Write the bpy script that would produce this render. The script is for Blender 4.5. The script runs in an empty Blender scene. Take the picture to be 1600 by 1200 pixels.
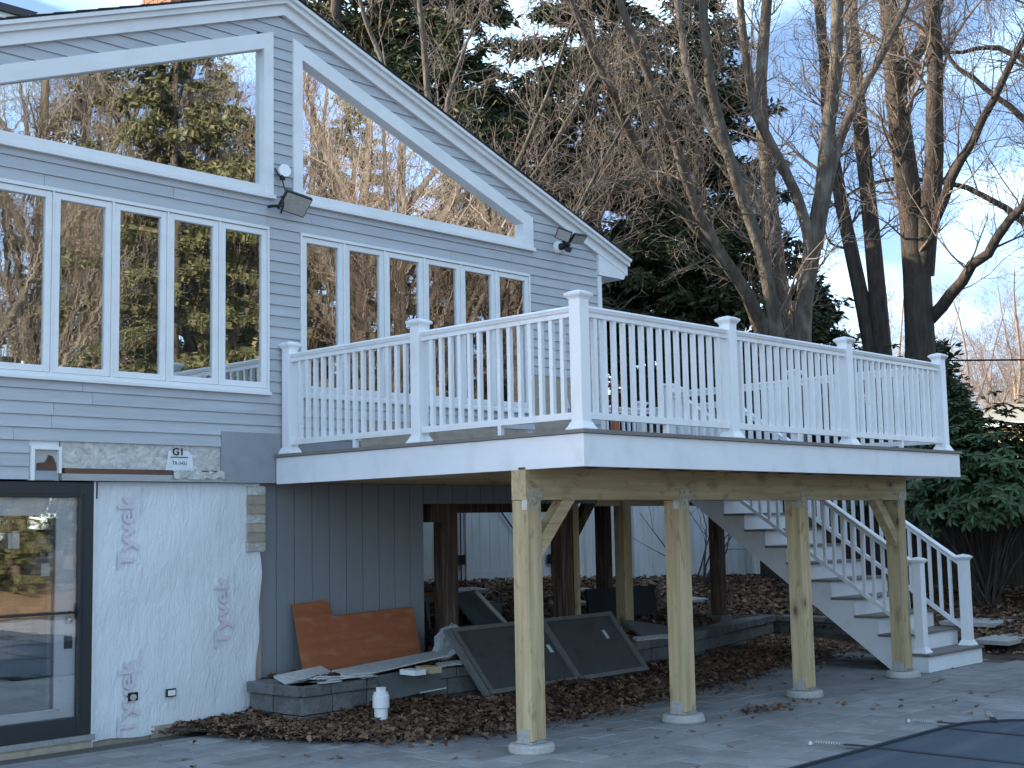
import bpy, math, random
import numpy as np
from mathutils import Vector, Matrix
random.seed(7)
R = math.radians
S = bpy.context.scene
C = S.collection

# ------------------------------------------------------------------ camera, sky, sun, exposure
cam = bpy.data.cameras.new('camera')
cam.sensor_width = 36.0
cam.lens = 2073.6 / 1600 * 36
cam.clip_start = 0.05
cam.clip_end = 2000
camo = bpy.data.objects.new('camera', cam)
C.objects.link(camo)
_h, _p, _r = 0.8138, 0.1065, -0.0199
_f = Vector((math.sin(_h) * math.cos(_p), math.cos(_h) * math.cos(_p), math.sin(_p)))
_rt = Vector((math.cos(_h), -math.sin(_h), 0))
_up = _rt.cross(_f)
_R = math.cos(_r) * _rt + math.sin(_r) * _up
_U = -math.sin(_r) * _rt + math.cos(_r) * _up
_m = Matrix((_R, _U, -_f)).transposed().to_4x4()
_m.translation = (-7.195, -6.107, 1.647)
camo.matrix_world = _m
S.camera = camo

SUN = Vector((-0.67, 0.68, 0.36)).normalized()          # direction to the sun
w = bpy.data.worlds.new('World')
S.world = w
w.use_nodes = True
nt = w.node_tree
for n in list(nt.nodes):
    nt.nodes.remove(n)
N = nt.nodes.new
L = nt.links.new
out = N('ShaderNodeOutputWorld')
bg = N('ShaderNodeBackground')
bg.inputs['Strength'].default_value = 0.15
sky = N('ShaderNodeTexSky')
sky.sky_type = 'NISHITA'
sky.sun_disc = False
sky.sun_elevation = math.asin(SUN.z)
sky.sun_rotation = math.atan2(SUN.x, SUN.y)
sky.air_density = 0.65
sky.dust_density = 0.5
sky.ozone_density = 1.2
tc = N('ShaderNodeTexCoord')
sep = N('ShaderNodeSeparateXYZ')
L(tc.outputs['Generated'], sep.inputs[0])
def M_(op, a, b=None, c=None):
    n = N('ShaderNodeMath'); n.operation = op
    for i, v in enumerate((a, b, c)):
        if v is None: continue
        if isinstance(v, (int, float)): n.inputs[i].default_value = v
        else: L(v, n.inputs[i])
    return n.outputs[0]
zc = M_('ADD', M_('MAXIMUM', sep.outputs['Z'], 0.0), 0.28)
comb = N('ShaderNodeCombineXYZ')
L(M_('DIVIDE', sep.outputs['X'], zc), comb.inputs[0])
L(M_('DIVIDE', sep.outputs['Y'], zc), comb.inputs[1])
cn = N('ShaderNodeTexNoise')
cn.inputs['Scale'].default_value = 1.7
cn.inputs['Detail'].default_value = 7
cn.inputs['Roughness'].default_value = 0.52
cn.inputs['Distortion'].default_value = 0.35
mp = N('ShaderNodeMapping')
mp.inputs['Location'].default_value = (3.15, 0.6, 0.0)
L(comb.outputs[0], mp.inputs[0])
L(mp.outputs[0], cn.inputs['Vector'])
cr = N('ShaderNodeValToRGB')
cr.color_ramp.elements[0].position = 0.49
cr.color_ramp.elements[1].position = 0.68
L(cn.outputs['Fac'], cr.inputs[0])
mix = N('ShaderNodeMixRGB')
mix.inputs[2].default_value = (6.4, 9.1, 11.4, 1)
L(cr.outputs[0], mix.inputs[0])
L(sky.outputs[0], mix.inputs[1])
L(mix.outputs[0], bg.inputs['Color'])
L(bg.outputs[0], out.inputs['Surface'])

sun = bpy.data.lights.new('sun', 'SUN')
sun.energy = 4.4
sun.angle = R(0.5)
sun.color = (1.0, 0.84, 0.64)
suno = bpy.data.objects.new('sun', sun)
C.objects.link(suno)
suno.rotation_euler = SUN.to_track_quat('Z', 'Y').to_euler()
suno.location = (-20, 20, 30)

S.view_settings.view_transform = 'Standard'
S.view_settings.look = 'None'
S.view_settings.gamma = 1.0
S.view_settings.exposure = 1.28
S.render.engine = 'CYCLES'
S.cycles.max_bounces = 6
S.cycles.diffuse_bounces = 3
S.cycles.transparent_max_bounces = 12

# ------------------------------------------------------------------ materials
MATS = {}
def mat(name, col, rough=0.6, var=0.12, scale=(3, 3, 3), bump=0.0, bscale=None, col2=None, lo=0.35, hi=0.65,
        metallic=0.0, spec=0.4, detail=6, fine=0.0, streak=None):
    """procedural: base colour mixed with a second colour by noise stretched in world space, plus relief"""
    if name in MATS: return MATS[name]
    m = bpy.data.materials.new(name); m.use_nodes = True
    t = m.node_tree; b = t.nodes['Principled BSDF']
    b.inputs['Roughness'].default_value = rough
    b.inputs['Metallic'].default_value = metallic
    b.inputs['Specular IOR Level'].default_value = spec
    g = t.nodes.new('ShaderNodeNewGeometry')
    oi = t.nodes.new('ShaderNodeObjectInfo')
    mp = t.nodes.new('ShaderNodeMapping'); mp.inputs['Scale'].default_value = scale
    ad = t.nodes.new('ShaderNodeVectorMath'); ad.operation = 'ADD'
    sc = t.nodes.new('ShaderNodeVectorMath'); sc.operation = 'SCALE'
    cb = t.nodes.new('ShaderNodeCombineXYZ')
    for i in range(3): t.links.new(oi.outputs['Random'], cb.inputs[i])
    sc.inputs['Scale'].default_value = 37.0
    t.links.new(cb.outputs[0], sc.inputs[0])
    t.links.new(g.outputs['Position'], mp.inputs['Vector'])
    t.links.new(mp.outputs[0], ad.inputs[0]); t.links.new(sc.outputs[0], ad.inputs[1])
    no = t.nodes.new('ShaderNodeTexNoise'); no.inputs['Scale'].default_value = 1.0
    no.inputs['Detail'].default_value = detail; no.inputs['Roughness'].default_value = 0.6
    t.links.new(ad.outputs[0], no.inputs['Vector'])
    r = t.nodes.new('ShaderNodeValToRGB')
    c2 = col2 or tuple(max(0, c * (1 - var * 2)) for c in col)
    r.color_ramp.elements[0].position = lo; r.color_ramp.elements[1].position = hi
    r.color_ramp.elements[0].color = (*c2, 1); r.color_ramp.elements[1].color = (*col, 1)
    t.links.new(no.outputs['Fac'], r.inputs[0])
    last = r.outputs[0]
    # per-object tint
    hv = t.nodes.new('ShaderNodeHueSaturation')
    ma = t.nodes.new('ShaderNodeMapRange'); ma.inputs['To Min'].default_value = 1 - var; ma.inputs['To Max'].default_value = 1 + var
    t.links.new(oi.outputs['Random'], ma.inputs[0]); t.links.new(ma.outputs[0], hv.inputs['Value'])
    t.links.new(last, hv.inputs['Color']); last = hv.outputs[0]
    if fine:
        n2 = t.nodes.new('ShaderNodeTexNoise'); n2.inputs['Scale'].default_value = 90; n2.inputs['Detail'].default_value = 3
        t.links.new(g.outputs['Position'], n2.inputs['Vector'])
        mr = t.nodes.new('ShaderNodeMapRange'); mr.inputs['To Min'].default_value = 1 - fine; mr.inputs['To Max'].default_value = 1 + fine
        t.links.new(n2.outputs['Fac'], mr.inputs[0])
        mu = t.nodes.new('ShaderNodeVectorMath'); mu.operation = 'SCALE'
        t.links.new(last, mu.inputs[0]); t.links.new(mr.outputs[0], mu.inputs['Scale']); last = mu.outputs[0]
    if streak:   # (colour, amount, scale) a second, larger dirt layer with a shape of its own
        n3 = t.nodes.new('ShaderNodeTexNoise'); n3.inputs['Detail'].default_value = 5
        mp3 = t.nodes.new('ShaderNodeMapping'); mp3.inputs['Scale'].default_value = streak[2]
        n3.inputs['Scale'].default_value = 1.0
        t.links.new(g.outputs['Position'], mp3.inputs[0]); t.links.new(mp3.outputs[0], n3.inputs['Vector'])
        rr = t.nodes.new('ShaderNodeMapRange'); rr.inputs['From Min'].default_value = streak[3] if len(streak) > 3 else .5; rr.inputs['From Max'].default_value = streak[4] if len(streak) > 4 else .72
        rr.inputs['To Max'].default_value = streak[1]
        t.links.new(n3.outputs['Fac'], rr.inputs[0])
        mx = t.nodes.new('ShaderNodeMixRGB'); mx.inputs[2].default_value = (*streak[0], 1)
        t.links.new(rr.outputs[0], mx.inputs[0]); t.links.new(last, mx.inputs[1]); last = mx.outputs[0]
    t.links.new(last, b.inputs['Base Color'])
    if bump:
        nb = t.nodes.new('ShaderNodeTexNoise'); nb.inputs['Detail'].default_value = 6; nb.inputs['Scale'].default_value = 1.0
        mb = t.nodes.new('ShaderNodeMapping'); mb.inputs['Scale'].default_value = bscale or scale
        t.links.new(g.outputs['Position'], mb.inputs[0]); t.links.new(mb.outputs[0], nb.inputs['Vector'])
        bp = t.nodes.new('ShaderNodeBump'); bp.inputs['Strength'].default_value = bump; bp.inputs['Distance'].default_value = 0.02
        t.links.new(nb.outputs['Fac'], bp.inputs['Height']); t.links.new(bp.outputs[0], b.inputs['Normal'])
    MATS[name] = m
    return m

SIDING = mat('painted siding', (.45, .468, .50), .55, .05, (1.2, 6, 40), .15, (4, 6, 120), streak=((.60, .61, .63), .35, (1.5, 3, 9)))
TRIM = mat('white painted trim', (.80, .81, .82), .45, .03, (1.5, 4, 4), .05, (10, 10, 40), streak=((.62, .62, .60), .35, (3, 3, 5)))
VINYL = mat('white vinyl', (.84, .85, .87), .32, .012, (2, 2, 2), streak=((.60, .60, .585), .38, (7, 7, 2.2)))
FASCIA = mat('white composite fascia', (.80, .815, .85), .4, .02, (1, 1, 5), streak=((.58, .585, .59), .35, (5, 5, 4)))
DECKING = mat('grey brown decking', (.20, .18, .165), .7, .08, (2, 14, 14), .1)
def wood(nm, axis):
    s = [20, 20, 20]; s[axis] = .9
    s2 = [90, 90, 90]; s2[axis] = 3
    return mat(nm, (.60, .475, .285), .65, .07, tuple(s), .3, tuple(s2), col2=(.37, .275, .145), lo=.3, hi=.7,
               streak=((.22, .15, .07), .75, (16, 16, 6) if axis == 2 else ((6, 16, 16) if axis == 0 else (16, 6, 16)), .58, .72))
def knots(m, axis):
    t = m.node_tree; b = t.nodes['Principled BSDF']; lk = b.inputs['Base Color'].links[0].from_socket
    g = t.nodes.new('ShaderNodeNewGeometry'); mp = t.nodes.new('ShaderNodeMapping'); sc = [4.2, 4.2, 4.2]; sc[axis] = 2.1; mp.inputs['Scale'].default_value = sc
    v = t.nodes.new('ShaderNodeTexVoronoi'); v.inputs['Scale'].default_value = 1.0; v.inputs['Randomness'].default_value = 1.0
    nz = t.nodes.new('ShaderNodeTexNoise'); nz.inputs['Scale'].default_value = 24; nz.inputs['Detail'].default_value = 2
    ad = t.nodes.new('ShaderNodeVectorMath'); ad.operation = 'MULTIPLY_ADD'; ad.inputs[1].default_value = (.05, .05, .05)
    t.links.new(g.outputs['Position'], nz.inputs['Vector']); t.links.new(g.outputs['Position'], mp.inputs[0])
    t.links.new(nz.outputs['Color'], ad.inputs[0]); t.links.new(mp.outputs[0], ad.inputs[2]); t.links.new(ad.outputs[0], v.inputs['Vector'])
    r = t.nodes.new('ShaderNodeValToRGB'); e = r.color_ramp.elements; e[0].position = .045; e[0].color = (.95, .95, .95, 1); e[1].position = .26; e[1].color = (0, 0, 0, 1)
    x = e.new(.11); x.color = (.42, .42, .42, 1)
    t.links.new(v.outputs['Distance'], r.inputs[0])
    mx = t.nodes.new('ShaderNodeMixRGB'); mx.inputs[2].default_value = (.12, .07, .035, 1)
    t.links.new(r.outputs[0], mx.inputs[0]); t.links.new(lk, mx.inputs[1]); t.links.new(mx.outputs[0], b.inputs['Base Color'])
    return m
PTX, PTY, PTZ = knots(wood('treated lumber along x', 0), 0), wood('treated lumber along y', 1), knots(wood('treated lumber upright', 2), 2)
OLDWOOD = mat('old dark brown timber', (.125, .075, .05), .8, .12, (25, 25, 1.5), .4, (60, 60, 3), col2=(.05, .032, .025), streak=((.30, .25, .20), .5, (30, 30, 2)))
GREYPANEL = mat('grey painted plywood siding', (.25, .265, .28), .6, .02, (40, 40, 1.2), .2, (120, 120, 2))
PRIMER = mat('flat grey primer', (.29, .31, .335), .65, .03, (2, 2, 2), .08, (30, 30, 30), streak=((.22, .23, .25), .5, (6, 6, 6)))
DARKFRAME = mat('dark bronze aluminium', (.032, .035, .038), .4, .05, (3, 3, 3))
BLACK = mat('black plastic', (.012, .012, .013), .45, .05)
STEEL = mat('galvanised steel', (.55, .57, .58), .42, .12, (30, 30, 30), .05, metallic=.75)
STEELTAN = mat('dull zinc strap', (.52, .50, .40), .5, .1, (50, 50, 50), metallic=.35, streak=((.22, .16, .10), .9, (45, 45, 45)))
CONC = mat('pale concrete', (.44, .43, .41), .9, .08, (9, 9, 9), .4, (60, 60, 60), fine=.15)
BLOCK = mat('split face concrete block', (.175, .18, .18), .92, .16, (6, 6, 6), .9, (26, 26, 26), fine=.25, streak=((.07, .075, .07), .6, (2.5, 2.5, 2.5)))
PAVER = mat('grey concrete paver', (.275, .275, .278), .85, .15, (2.2, 2.2, 2.2), .25, (45, 45, 45), fine=.18, streak=((.16, .155, .145), .6, (1.7, 1.7, 1.7)))
SANDJ = mat('patio joint sand', (.085, .08, .072), .95, .1, (20, 20, 20))
SOIL = mat('leaf strewn soil', (.085, .055, .038), .95, .15, (5, 5, 5), .8, (18, 18, 18), col2=(.035, .025, .02), streak=((.15, .10, .065), .5, (9, 9, 9)))
LEAFS = []
ROOF = mat('dark asphalt shingle', (.05, .05, .055), .9, .2, (25, 25, 25), .4, (60, 60, 60))
BRICK = mat('red chimney brick', (.42, .19, .11), .85, .16, (9, 9, 9), .4, (50, 50, 50))
MORTAR = mat('mortar', (.45, .42, .38), .9, .05)
BARK = mat('grey brown bark', (.14, .115, .09), .9, .12, (14, 14, 3), .9, (40, 40, 7), col2=(.075, .06, .05), streak=((.27, .26, .21), .6, (5, 5, 2.5)))
BARKD = mat('dark bark', (.105, .085, .07), .92, .12, (14, 14, 3), .9, (40, 40, 7), col2=(.05, .042, .036))
def veg(name, cols, rough=.8, isl=True):
    m = bpy.data.materials.new(name); m.use_nodes = True; t = m.node_tree; b = t.nodes['Principled BSDF']
    b.inputs['Roughness'].default_value = rough; b.inputs['Specular IOR Level'].default_value = .3
    g = t.nodes.new('ShaderNodeNewGeometry'); r = t.nodes.new('ShaderNodeValToRGB'); e = r.color_ramp.elements
    e[0].color = (*cols[0], 1); e[1].color = (*cols[-1], 1)
    for i, c in enumerate(cols[1:-1]): x = e.new((i+1)/(len(cols)-1)); x.color = (*c, 1)
    t.links.new(g.outputs['Random Per Island'], r.inputs[0]); t.links.new(r.outputs[0], b.inputs['Base Color'])
    return m
TWIG = veg('twig bark', [(.12, .095, .08), (.20, .16, .13), (.35, .30, .25)])
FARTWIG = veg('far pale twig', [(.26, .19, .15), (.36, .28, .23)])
LEAFS.append(veg('dead leaf brown', [(.05, .03, .022), (.115, .064, .04), (.175, .10, .06), (.30, .195, .115)]))
NEEDLE = veg('hemlock needles', [(.03, .045, .024), (.065, .085, .04), (.125, .135, .065)], .7)
NEEDLE2 = veg('warm pine needles', [(.06, .07, .035), (.12, .125, .06), (.20, .19, .095)], .7)
RHODO = veg('rhododendron leaf', [(.025, .048, .022), (.045, .08, .034), (.08, .12, .055)], .38)
PICKET = mat('weathered grey brown board', (.085, .072, .06), .9, .2, (22, 22, 1.4), .5, (60, 60, 3))
WFENCE = mat('stained white vinyl fence', (.70, .72, .73), .5, .03, (6, 6, 1.2), streak=((.42, .43, .38), .7, (7, 7, .9)))
PLY = mat('reddish stained plywood', (.36, .11, .045), .6, .08, (1.5, 6, 26), .12, (3, 30, 50), streak=((.46, .22, .12), .5, (6, 6, 16)))
SHEATH = mat('bare tan sheathing', (.42, .36, .28), .8, .08, (3, 3, 30), .2, streak=((.22, .17, .13), .6, (8, 8, 8)))
RUSTY = mat('rusty brown strip', (.15, .075, .05), .8, .12, (12, 12, 30), streak=((.06, .035, .03), .6, (15, 15, 15)))
FOIL = mat('crumpled foil faced board', (.62, .61, .58), .5, .06, (14, 14, 14), .8, (28, 28, 28), col2=(.40, .39, .37), streak=((.30, .27, .24), .6, (20, 20, 30)))
BAREMETAL = mat('bare aluminium flashing', (.55, .58, .62), .3, .05, (3, 3, 20), metallic=.8)
SCREENM = mat('dark framed panel', (.07, .068, .068), .7, .06, (5, 5, 5), streak=((.03, .03, .03), .6, (6, 6, 6)))
SCREENF = mat('weathered grey frame wood', (.16, .16, .155), .8, .1, (18, 6, 18), .3)
SCRAPG = mat('dark grey scrap sheet', (.12, .135, .135), .7, .1, (8, 8, 8))
WHITESCRAP = mat('dirty white scrap', (.62, .62, .60), .6, .1, (12, 12, 12), streak=((.3, .28, .25), .5, (20, 20, 20)))
PVC = mat('white pvc pipe', (.82, .83, .84), .3, .01)
COVER = mat('dark blue pool cover mesh', (.05, .07, .095), .7, .04, (1.5, 6, 1.5), .35, (260, 260, 260), streak=((.105, .12, .135), .7, (.8, 5, 1)))
STRAP = mat('cover strap webbing', (.018, .024, .034), .7, .05)
SOFA = mat('beige upholstery', (.42, .36, .27), .9, .06, (9, 9, 9))
INTW = mat('interior wall paint', (.74, .71, .62), .8, .02)
INTF = mat('interior floor boards', (.25, .18, .11), .4, .05, (2, 20, 2))
CREAM = mat('cream house wall', (.60, .54, .36), .7, .03)
LROOF = mat('pale shingle roof', (.34, .33, .28), .9, .06)
LENS = mat('lamp lens', (.42, .41, .39), .25, .03, streak=((.6, .58, .52), .6, (30, 30, 60)))
PAPER = mat('pale sticker paper', (.62, .64, .62), .7, .05)
BAGM = mat('cloudy plastic sheeting', (.42, .45, .46), .3, .1, (14, 14, 14))

def wrap_material():
    m = mat('white house wrap', (.74, .76, .79), .5, .015, (1.2, 1.2, 1.2), streak=((.60, .62, .65), .45, (4, 4, 1.5)))
    t = m.node_tree; b = t.nodes['Principled BSDF']
    g = t.nodes.new('ShaderNodeNewGeometry')
    a = t.nodes.new('ShaderNodeTexNoise'); a.inputs['Scale'].default_value = 16; a.inputs['Detail'].default_value = 5
    a.inputs['Distortion'].default_value = 1.2
    v = t.nodes.new('ShaderNodeTexVoronoi'); v.inputs['Scale'].default_value = 9; v.feature = 'SMOOTH_F1'
    mpn = t.nodes.new('ShaderNodeMapping'); mpn.inputs['Scale'].default_value = (1.6, 1, .55)
    t.links.new(g.outputs['Position'], mpn.inputs[0])
    t.links.new(mpn.outputs[0], a.inputs['Vector']); t.links.new(mpn.outputs[0], v.inputs['Vector'])
    mm = t.nodes.new('ShaderNodeMath'); mm.operation = 'MULTIPLY_ADD'; mm.inputs[1].default_value = .6
    t.links.new(v.outputs['Distance'], mm.inputs[0]); t.links.new(a.outputs['Fac'], mm.inputs[2])
    bp = t.nodes.new('ShaderNodeBump'); bp.inputs['Strength'].default_value = .55; bp.inputs['Distance'].default_value = .02
    t.links.new(mm.outputs[0], bp.inputs['Height']); t.links.new(bp.outputs[0], b.inputs['Normal'])
    return m
WRAP = wrap_material()
PINK = mat('faded pink print', (.64, .585, .65), .6, .03, (8, 8, 8), streak=((.70, .71, .74), .8, (22, 22, 22)))
INK = mat('black print', (.02, .02, .02), .6, .02)

def glass_material(name, refl, tint, wav):
    m = bpy.data.materials.new(name); m.use_nodes = True
    t = m.node_tree; t.nodes.clear()
    o = t.nodes.new('ShaderNodeOutputMaterial'); mx = t.nodes.new('ShaderNodeMixShader')
    tr = t.nodes.new('ShaderNodeBsdfTransparent'); tr.inputs[0].default_value = (*tint, 1)
    gl = t.nodes.new('ShaderNodeBsdfGlossy'); gl.inputs['Roughness'].default_value = 0.0
    gl.inputs[0].default_value = (.95, .97, 1, 1)
    lw = t.nodes.new('ShaderNodeFresnel'); lw.inputs[0].default_value = 1.5
    ma = t.nodes.new('ShaderNodeMath'); ma.operation = 'MULTIPLY_ADD'
    ma.inputs[1].default_value = 1.6; ma.inputs[2].default_value = refl
    t.links.new(lw.outputs[0], ma.inputs[0]); t.links.new(ma.outputs[0], mx.inputs[0])
    t.links.new(tr.outputs[0], mx.inputs[1]); t.links.new(gl.outputs[0], mx.inputs[2])
    t.links.new(mx.outputs[0], o.inputs[0])
    if wav:
        g = t.nodes.new('ShaderNodeNewGeometry'); mp = t.nodes.new('ShaderNodeMapping'); mp.inputs['Scale'].default_value = (2.2, 2.2, 12)
        n = t.nodes.new('ShaderNodeTexNoise'); n.inputs['Scale'].default_value = 1.0; n.inputs['Detail'].default_value = 1.5
        b = t.nodes.new('ShaderNodeBump'); b.inputs['Strength'].default_value = wav; b.inputs['Distance'].default_value = .01
        t.links.new(g.outputs['Position'], mp.inputs[0]); t.links.new(mp.outputs[0], n.inputs['Vector'])
        t.links.new(n.outputs['Fac'], b.inputs['Height']); t.links.new(b.outputs[0], gl.inputs['Normal'])
    MATS[name] = m
    return m
GLASS = glass_material('casement glass', .36, (.92, .95, .90), .03)
GLASSB = glass_material('gable glass', .38, (.90, .95, .92), .012)
GLASSD = glass_material('storm door glass', .08, (1, 1, 1), .02)

# ------------------------------------------------------------------ helpers
class MB:
    """collects shapes in world coordinates; build() links them as one mesh object"""
    def __init__(s): s.v = []; s.f = []
    def add(s, vs, fs):
        o = len(s.v); s.v += [tuple(v) for v in vs]; s.f += [tuple(i + o for i in f) for f in fs]; return s
    def box(s, x0, x1, y0, y1, z0, z1):
        return s.add([(x0,y0,z0),(x1,y0,z0),(x1,y1,z0),(x0,y1,z0),(x0,y0,z1),(x1,y0,z1),(x1,y1,z1),(x0,y1,z1)],
                     [(0,3,2,1),(4,5,6,7),(0,1,5,4),(1,2,6,5),(2,3,7,6),(3,0,4,7)])
    def prism(s, pts, a, b, axis='y'):
        """polygon in the plane normal to axis, extruded from a to b"""
        n = len(pts)
        def P(p, t):
            if axis == 'y': return (p[0], t, p[1])
            if axis == 'x': return (t, p[0], p[1])
            return (p[0], p[1], t)
        vs = [P(p, a) for p in pts] + [P(p, b) for p in pts]
        fs = [tuple(range(n)), tuple(range(2*n-1, n-1, -1))] + [((i+1) % n, i, n+i, n+(i+1) % n) for i in range(n)]
        return s.add(vs, fs)
    def bar(s, p, q, wdt, hgt, up=(0, 0, 1)):
        p = Vector(p); q = Vector(q); d = (q-p).normalized(); u = Vector(up)
        sd = d.cross(u).normalized(); u = sd.cross(d).normalized()
        vs = []
        for c in (p, q):
            for a, b in ((-1,-1),(1,-1),(1,1),(-1,1)): vs.append(c + sd*(a*wdt/2) + u*(b*hgt/2))
        return s.add(vs, [(0,3,2,1),(4,5,6,7),(0,1,5,4),(1,2,6,5),(2,3,7,6),(3,0,4,7)])
    def tube(s, pts, rad, sides=6):
        pts = [Vector(p) for p in pts]; n = len(pts)
        if not hasattr(rad, '__len__'): rad = [rad]*n
        vs = []; fs = []
        for i in range(n):
            d = (pts[min(i+1, n-1)] - pts[max(i-1, 0)]).normalized()
            a = d.cross(Vector((0.31, 0.17, 1.0)) if abs(d.z) < .95 else Vector((1, 0.1, 0))).normalized(); b = d.cross(a)
            for k in range(sides):
                t = 2*math.pi*k/sides
                vs.append(pts[i] + (a*math.cos(t) + b*math.sin(t))*rad[i])
        for i in range(n-1):
            for k in range(sides):
                k2 = (k+1) % sides
                fs.append((i*sides+k, i*sides+k2, (i+1)*sides+k2, (i+1)*sides+k))
        fs.append(tuple(range(sides-1, -1, -1))); fs.append(tuple((n-1)*sides+k for k in range(sides)))
        return s.add(vs, fs)
    def lathe(s, cx, cy, prof, sides=20):
        vs = []; fs = []; n = len(prof)
        for r, z in prof:
            for k in range(sides):
                t = 2*math.pi*k/sides; vs.append((cx+r*math.cos(t), cy+r*math.sin(t), z))
        for i in range(n-1):
            for k in range(sides):
                k2 = (k+1) % sides; fs.append((i*sides+k, i*sides+k2, (i+1)*sides+k2, (i+1)*sides+k))
        fs.append(tuple(range(sides-1, -1, -1))); fs.append(tuple((n-1)*sides+k for k in range(sides)))
        return s.add(vs, fs)
    def build(s, name, m, parent=None, smooth=False, bevel=0.0):
        a = np.array(s.v, float); lo = a.min(0); hi = a.max(0)
        o = Vector(((lo[0]+hi[0])/2, (lo[1]+hi[1])/2, lo[2]))
        me = bpy.data.meshes.new(name)
        me.from_pydata([tuple(v) for v in (a - np.array(o))], [], s.f)
        me.materials.append(m)
        if smooth: me.polygons.foreach_set('use_smooth', [True]*len(me.polygons))
        me.update()
        return place(name, me, o, parent, bevel)
def place(name, me, loc, parent=None, bevel=0.0):
    ob = bpy.data.objects.new(name, me); C.objects.link(ob)
    if parent is not None:
        ob.parent = parent
        q = parent; off = Vector((0, 0, 0))
        while q is not None: off += q.location; q = q.parent
        ob.location = Vector(loc) - off
    else: ob.location = loc
    if bevel:
        b = ob.modifiers.new('bevel', 'BEVEL'); b.width = bevel; b.segments = 2; b.limit_method = 'ANGLE'
    return ob
def tag(o, label=None, cat=None, group=None, kind=None):
    if label: o['label'] = label
    if cat: o['category'] = cat
    if group: o['group'] = group
    if kind: o['kind'] = kind
    return o
def thing(name, label, cat, loc, group=None):
    o = bpy.data.objects.new(name, None); C.objects.link(o); o.location = loc; o.empty_display_size = .2
    return tag(o, label, cat, group)
def npmesh(name, V, Q, m, parent=None, loc=(0, 0, 0), smooth=False):
    """numpy verts + quads (n,4) or tris (n,3)"""
    k = Q.shape[1]
    me = bpy.data.meshes.new(name)
    me.vertices.add(len(V)); me.vertices.foreach_set('co', V.astype(np.float32).ravel())
    me.loops.add(Q.size); me.loops.foreach_set('vertex_index', Q.astype(np.int32).ravel())
    me.polygons.add(len(Q)); me.polygons.foreach_set('loop_start', np.arange(0, Q.size, k, dtype=np.int32))
    if smooth: me.polygons.foreach_set('use_smooth', np.ones(len(Q), bool))
    me.materials.append(m); me.update(calc_edges=True); me.validate()
    return place(name, me, loc, parent)

def vtext(s, size, x, y, z, m, parent, name='lettering', vertical=True, sx=1.0, bold=0):
    cu = bpy.data.curves.new('t', 'FONT'); cu.body = s; cu.size = size; cu.resolution_u = 4
    to = bpy.data.objects.new('t', cu); C.objects.link(to)
    bpy.context.view_layer.update()
    me = bpy.data.meshes.new_from_object(to); bpy.data.objects.remove(to); me.name = name
    me.materials.clear(); me.materials.append(m)
    # text plane xy -> wall plane (x,z); vertical text reads bottom to top; bold by a few shifted layers
    V0 = [v.co.copy() for v in me.vertices]; F0 = [tuple(p.vertices) for p in me.polygons]
    vs = []; fs = []
    for li, (da, db_) in enumerate(((0, 0), (1, 0), (-1, 0), (0, 1), (0, -1)) if bold else ((0, 0),)):
        o_ = len(vs)
        for v in V0:
            a, b = v.x*sx + da*bold*size, v.y + db_*bold*size*.6
            vs.append((-b, -.0006*li, a) if vertical else (a, -.0006*li, b))
        fs += [tuple(q+o_ for q in f) for f in F0]
    me = bpy.data.meshes.new(name); me.from_pydata(vs, [], fs); me.materials.append(m)
    ob = place(name, me, (x, y, z), parent)
    return ob

# ------------------------------------------------------------------ ground, terraces
D = 3.646          # house wall plane
H = 2.324          # deck surface
def ywall(x):
    P = [(-.27, 2.914), (1.9, 2.95), (4.0, 3.08), (5.5, 3.2), (8.8, 4.1)]
    if x <= P[0][0]: return P[0][1]
    for (a, b), (c, d) in zip(P, P[1:]):
        if x <= c: return b + (d-b)*(x-a)/(c-a)
    return P[-1][1]
def ss(t, a, b):
    t = min(1, max(0, (t-a)/(b-a))); return t*t*(3-2*t)
def hgt(x, y):
    T = .335 + .165*max(0, min(y, 10)-3.6) - .03*max(0, min(x, 16)-6)
    ramp = -.06 + .115*max(0, min(x, 14)-8.0) + .07*ss(x, 7.9, 8.2)
    if x < -.15: return -.06 + (1.0*ss(y, 9, 14) if x < -1 else 0)
    if x <= 8.8:
        if y > ywall(x)+.13: return T
        return -.06 + .07*ss(x, 7.9, 8.2)
    return ramp + max(0, T-ramp)*ss(y, 2.4, 4.4)
def axis_coords(a, b, st, far):
    c = list(np.arange(a, b+1e-6, st)); e = st
    lo, hi = a, b
    while hi < far:
        e *= 1.35; hi += e; lo -= e; c += [hi, lo]
    return sorted(c)
gx = axis_coords(-1.2, 14.4, .12, 420); gy = axis_coords(-1.0, 9.2, .12, 420)
rn = random.Random(3)
V = np.array([(x, y, hgt(x, y) + (rn.uniform(-.012, .012) if (y > ywall(x) and -0.1 < x < 30) or x > 8.2 else 0)) for y in gy for x in gx])
nx = len(gx); I = np.arange(len(V)).reshape(len(gy), nx)
Q = np.stack([I[:-1, :-1], I[:-1, 1:], I[1:, 1:], I[1:, :-1]], -1).reshape(-1, 4)
tag(npmesh('ground', V, Q, SOIL, smooth=True), kind='structure')

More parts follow.
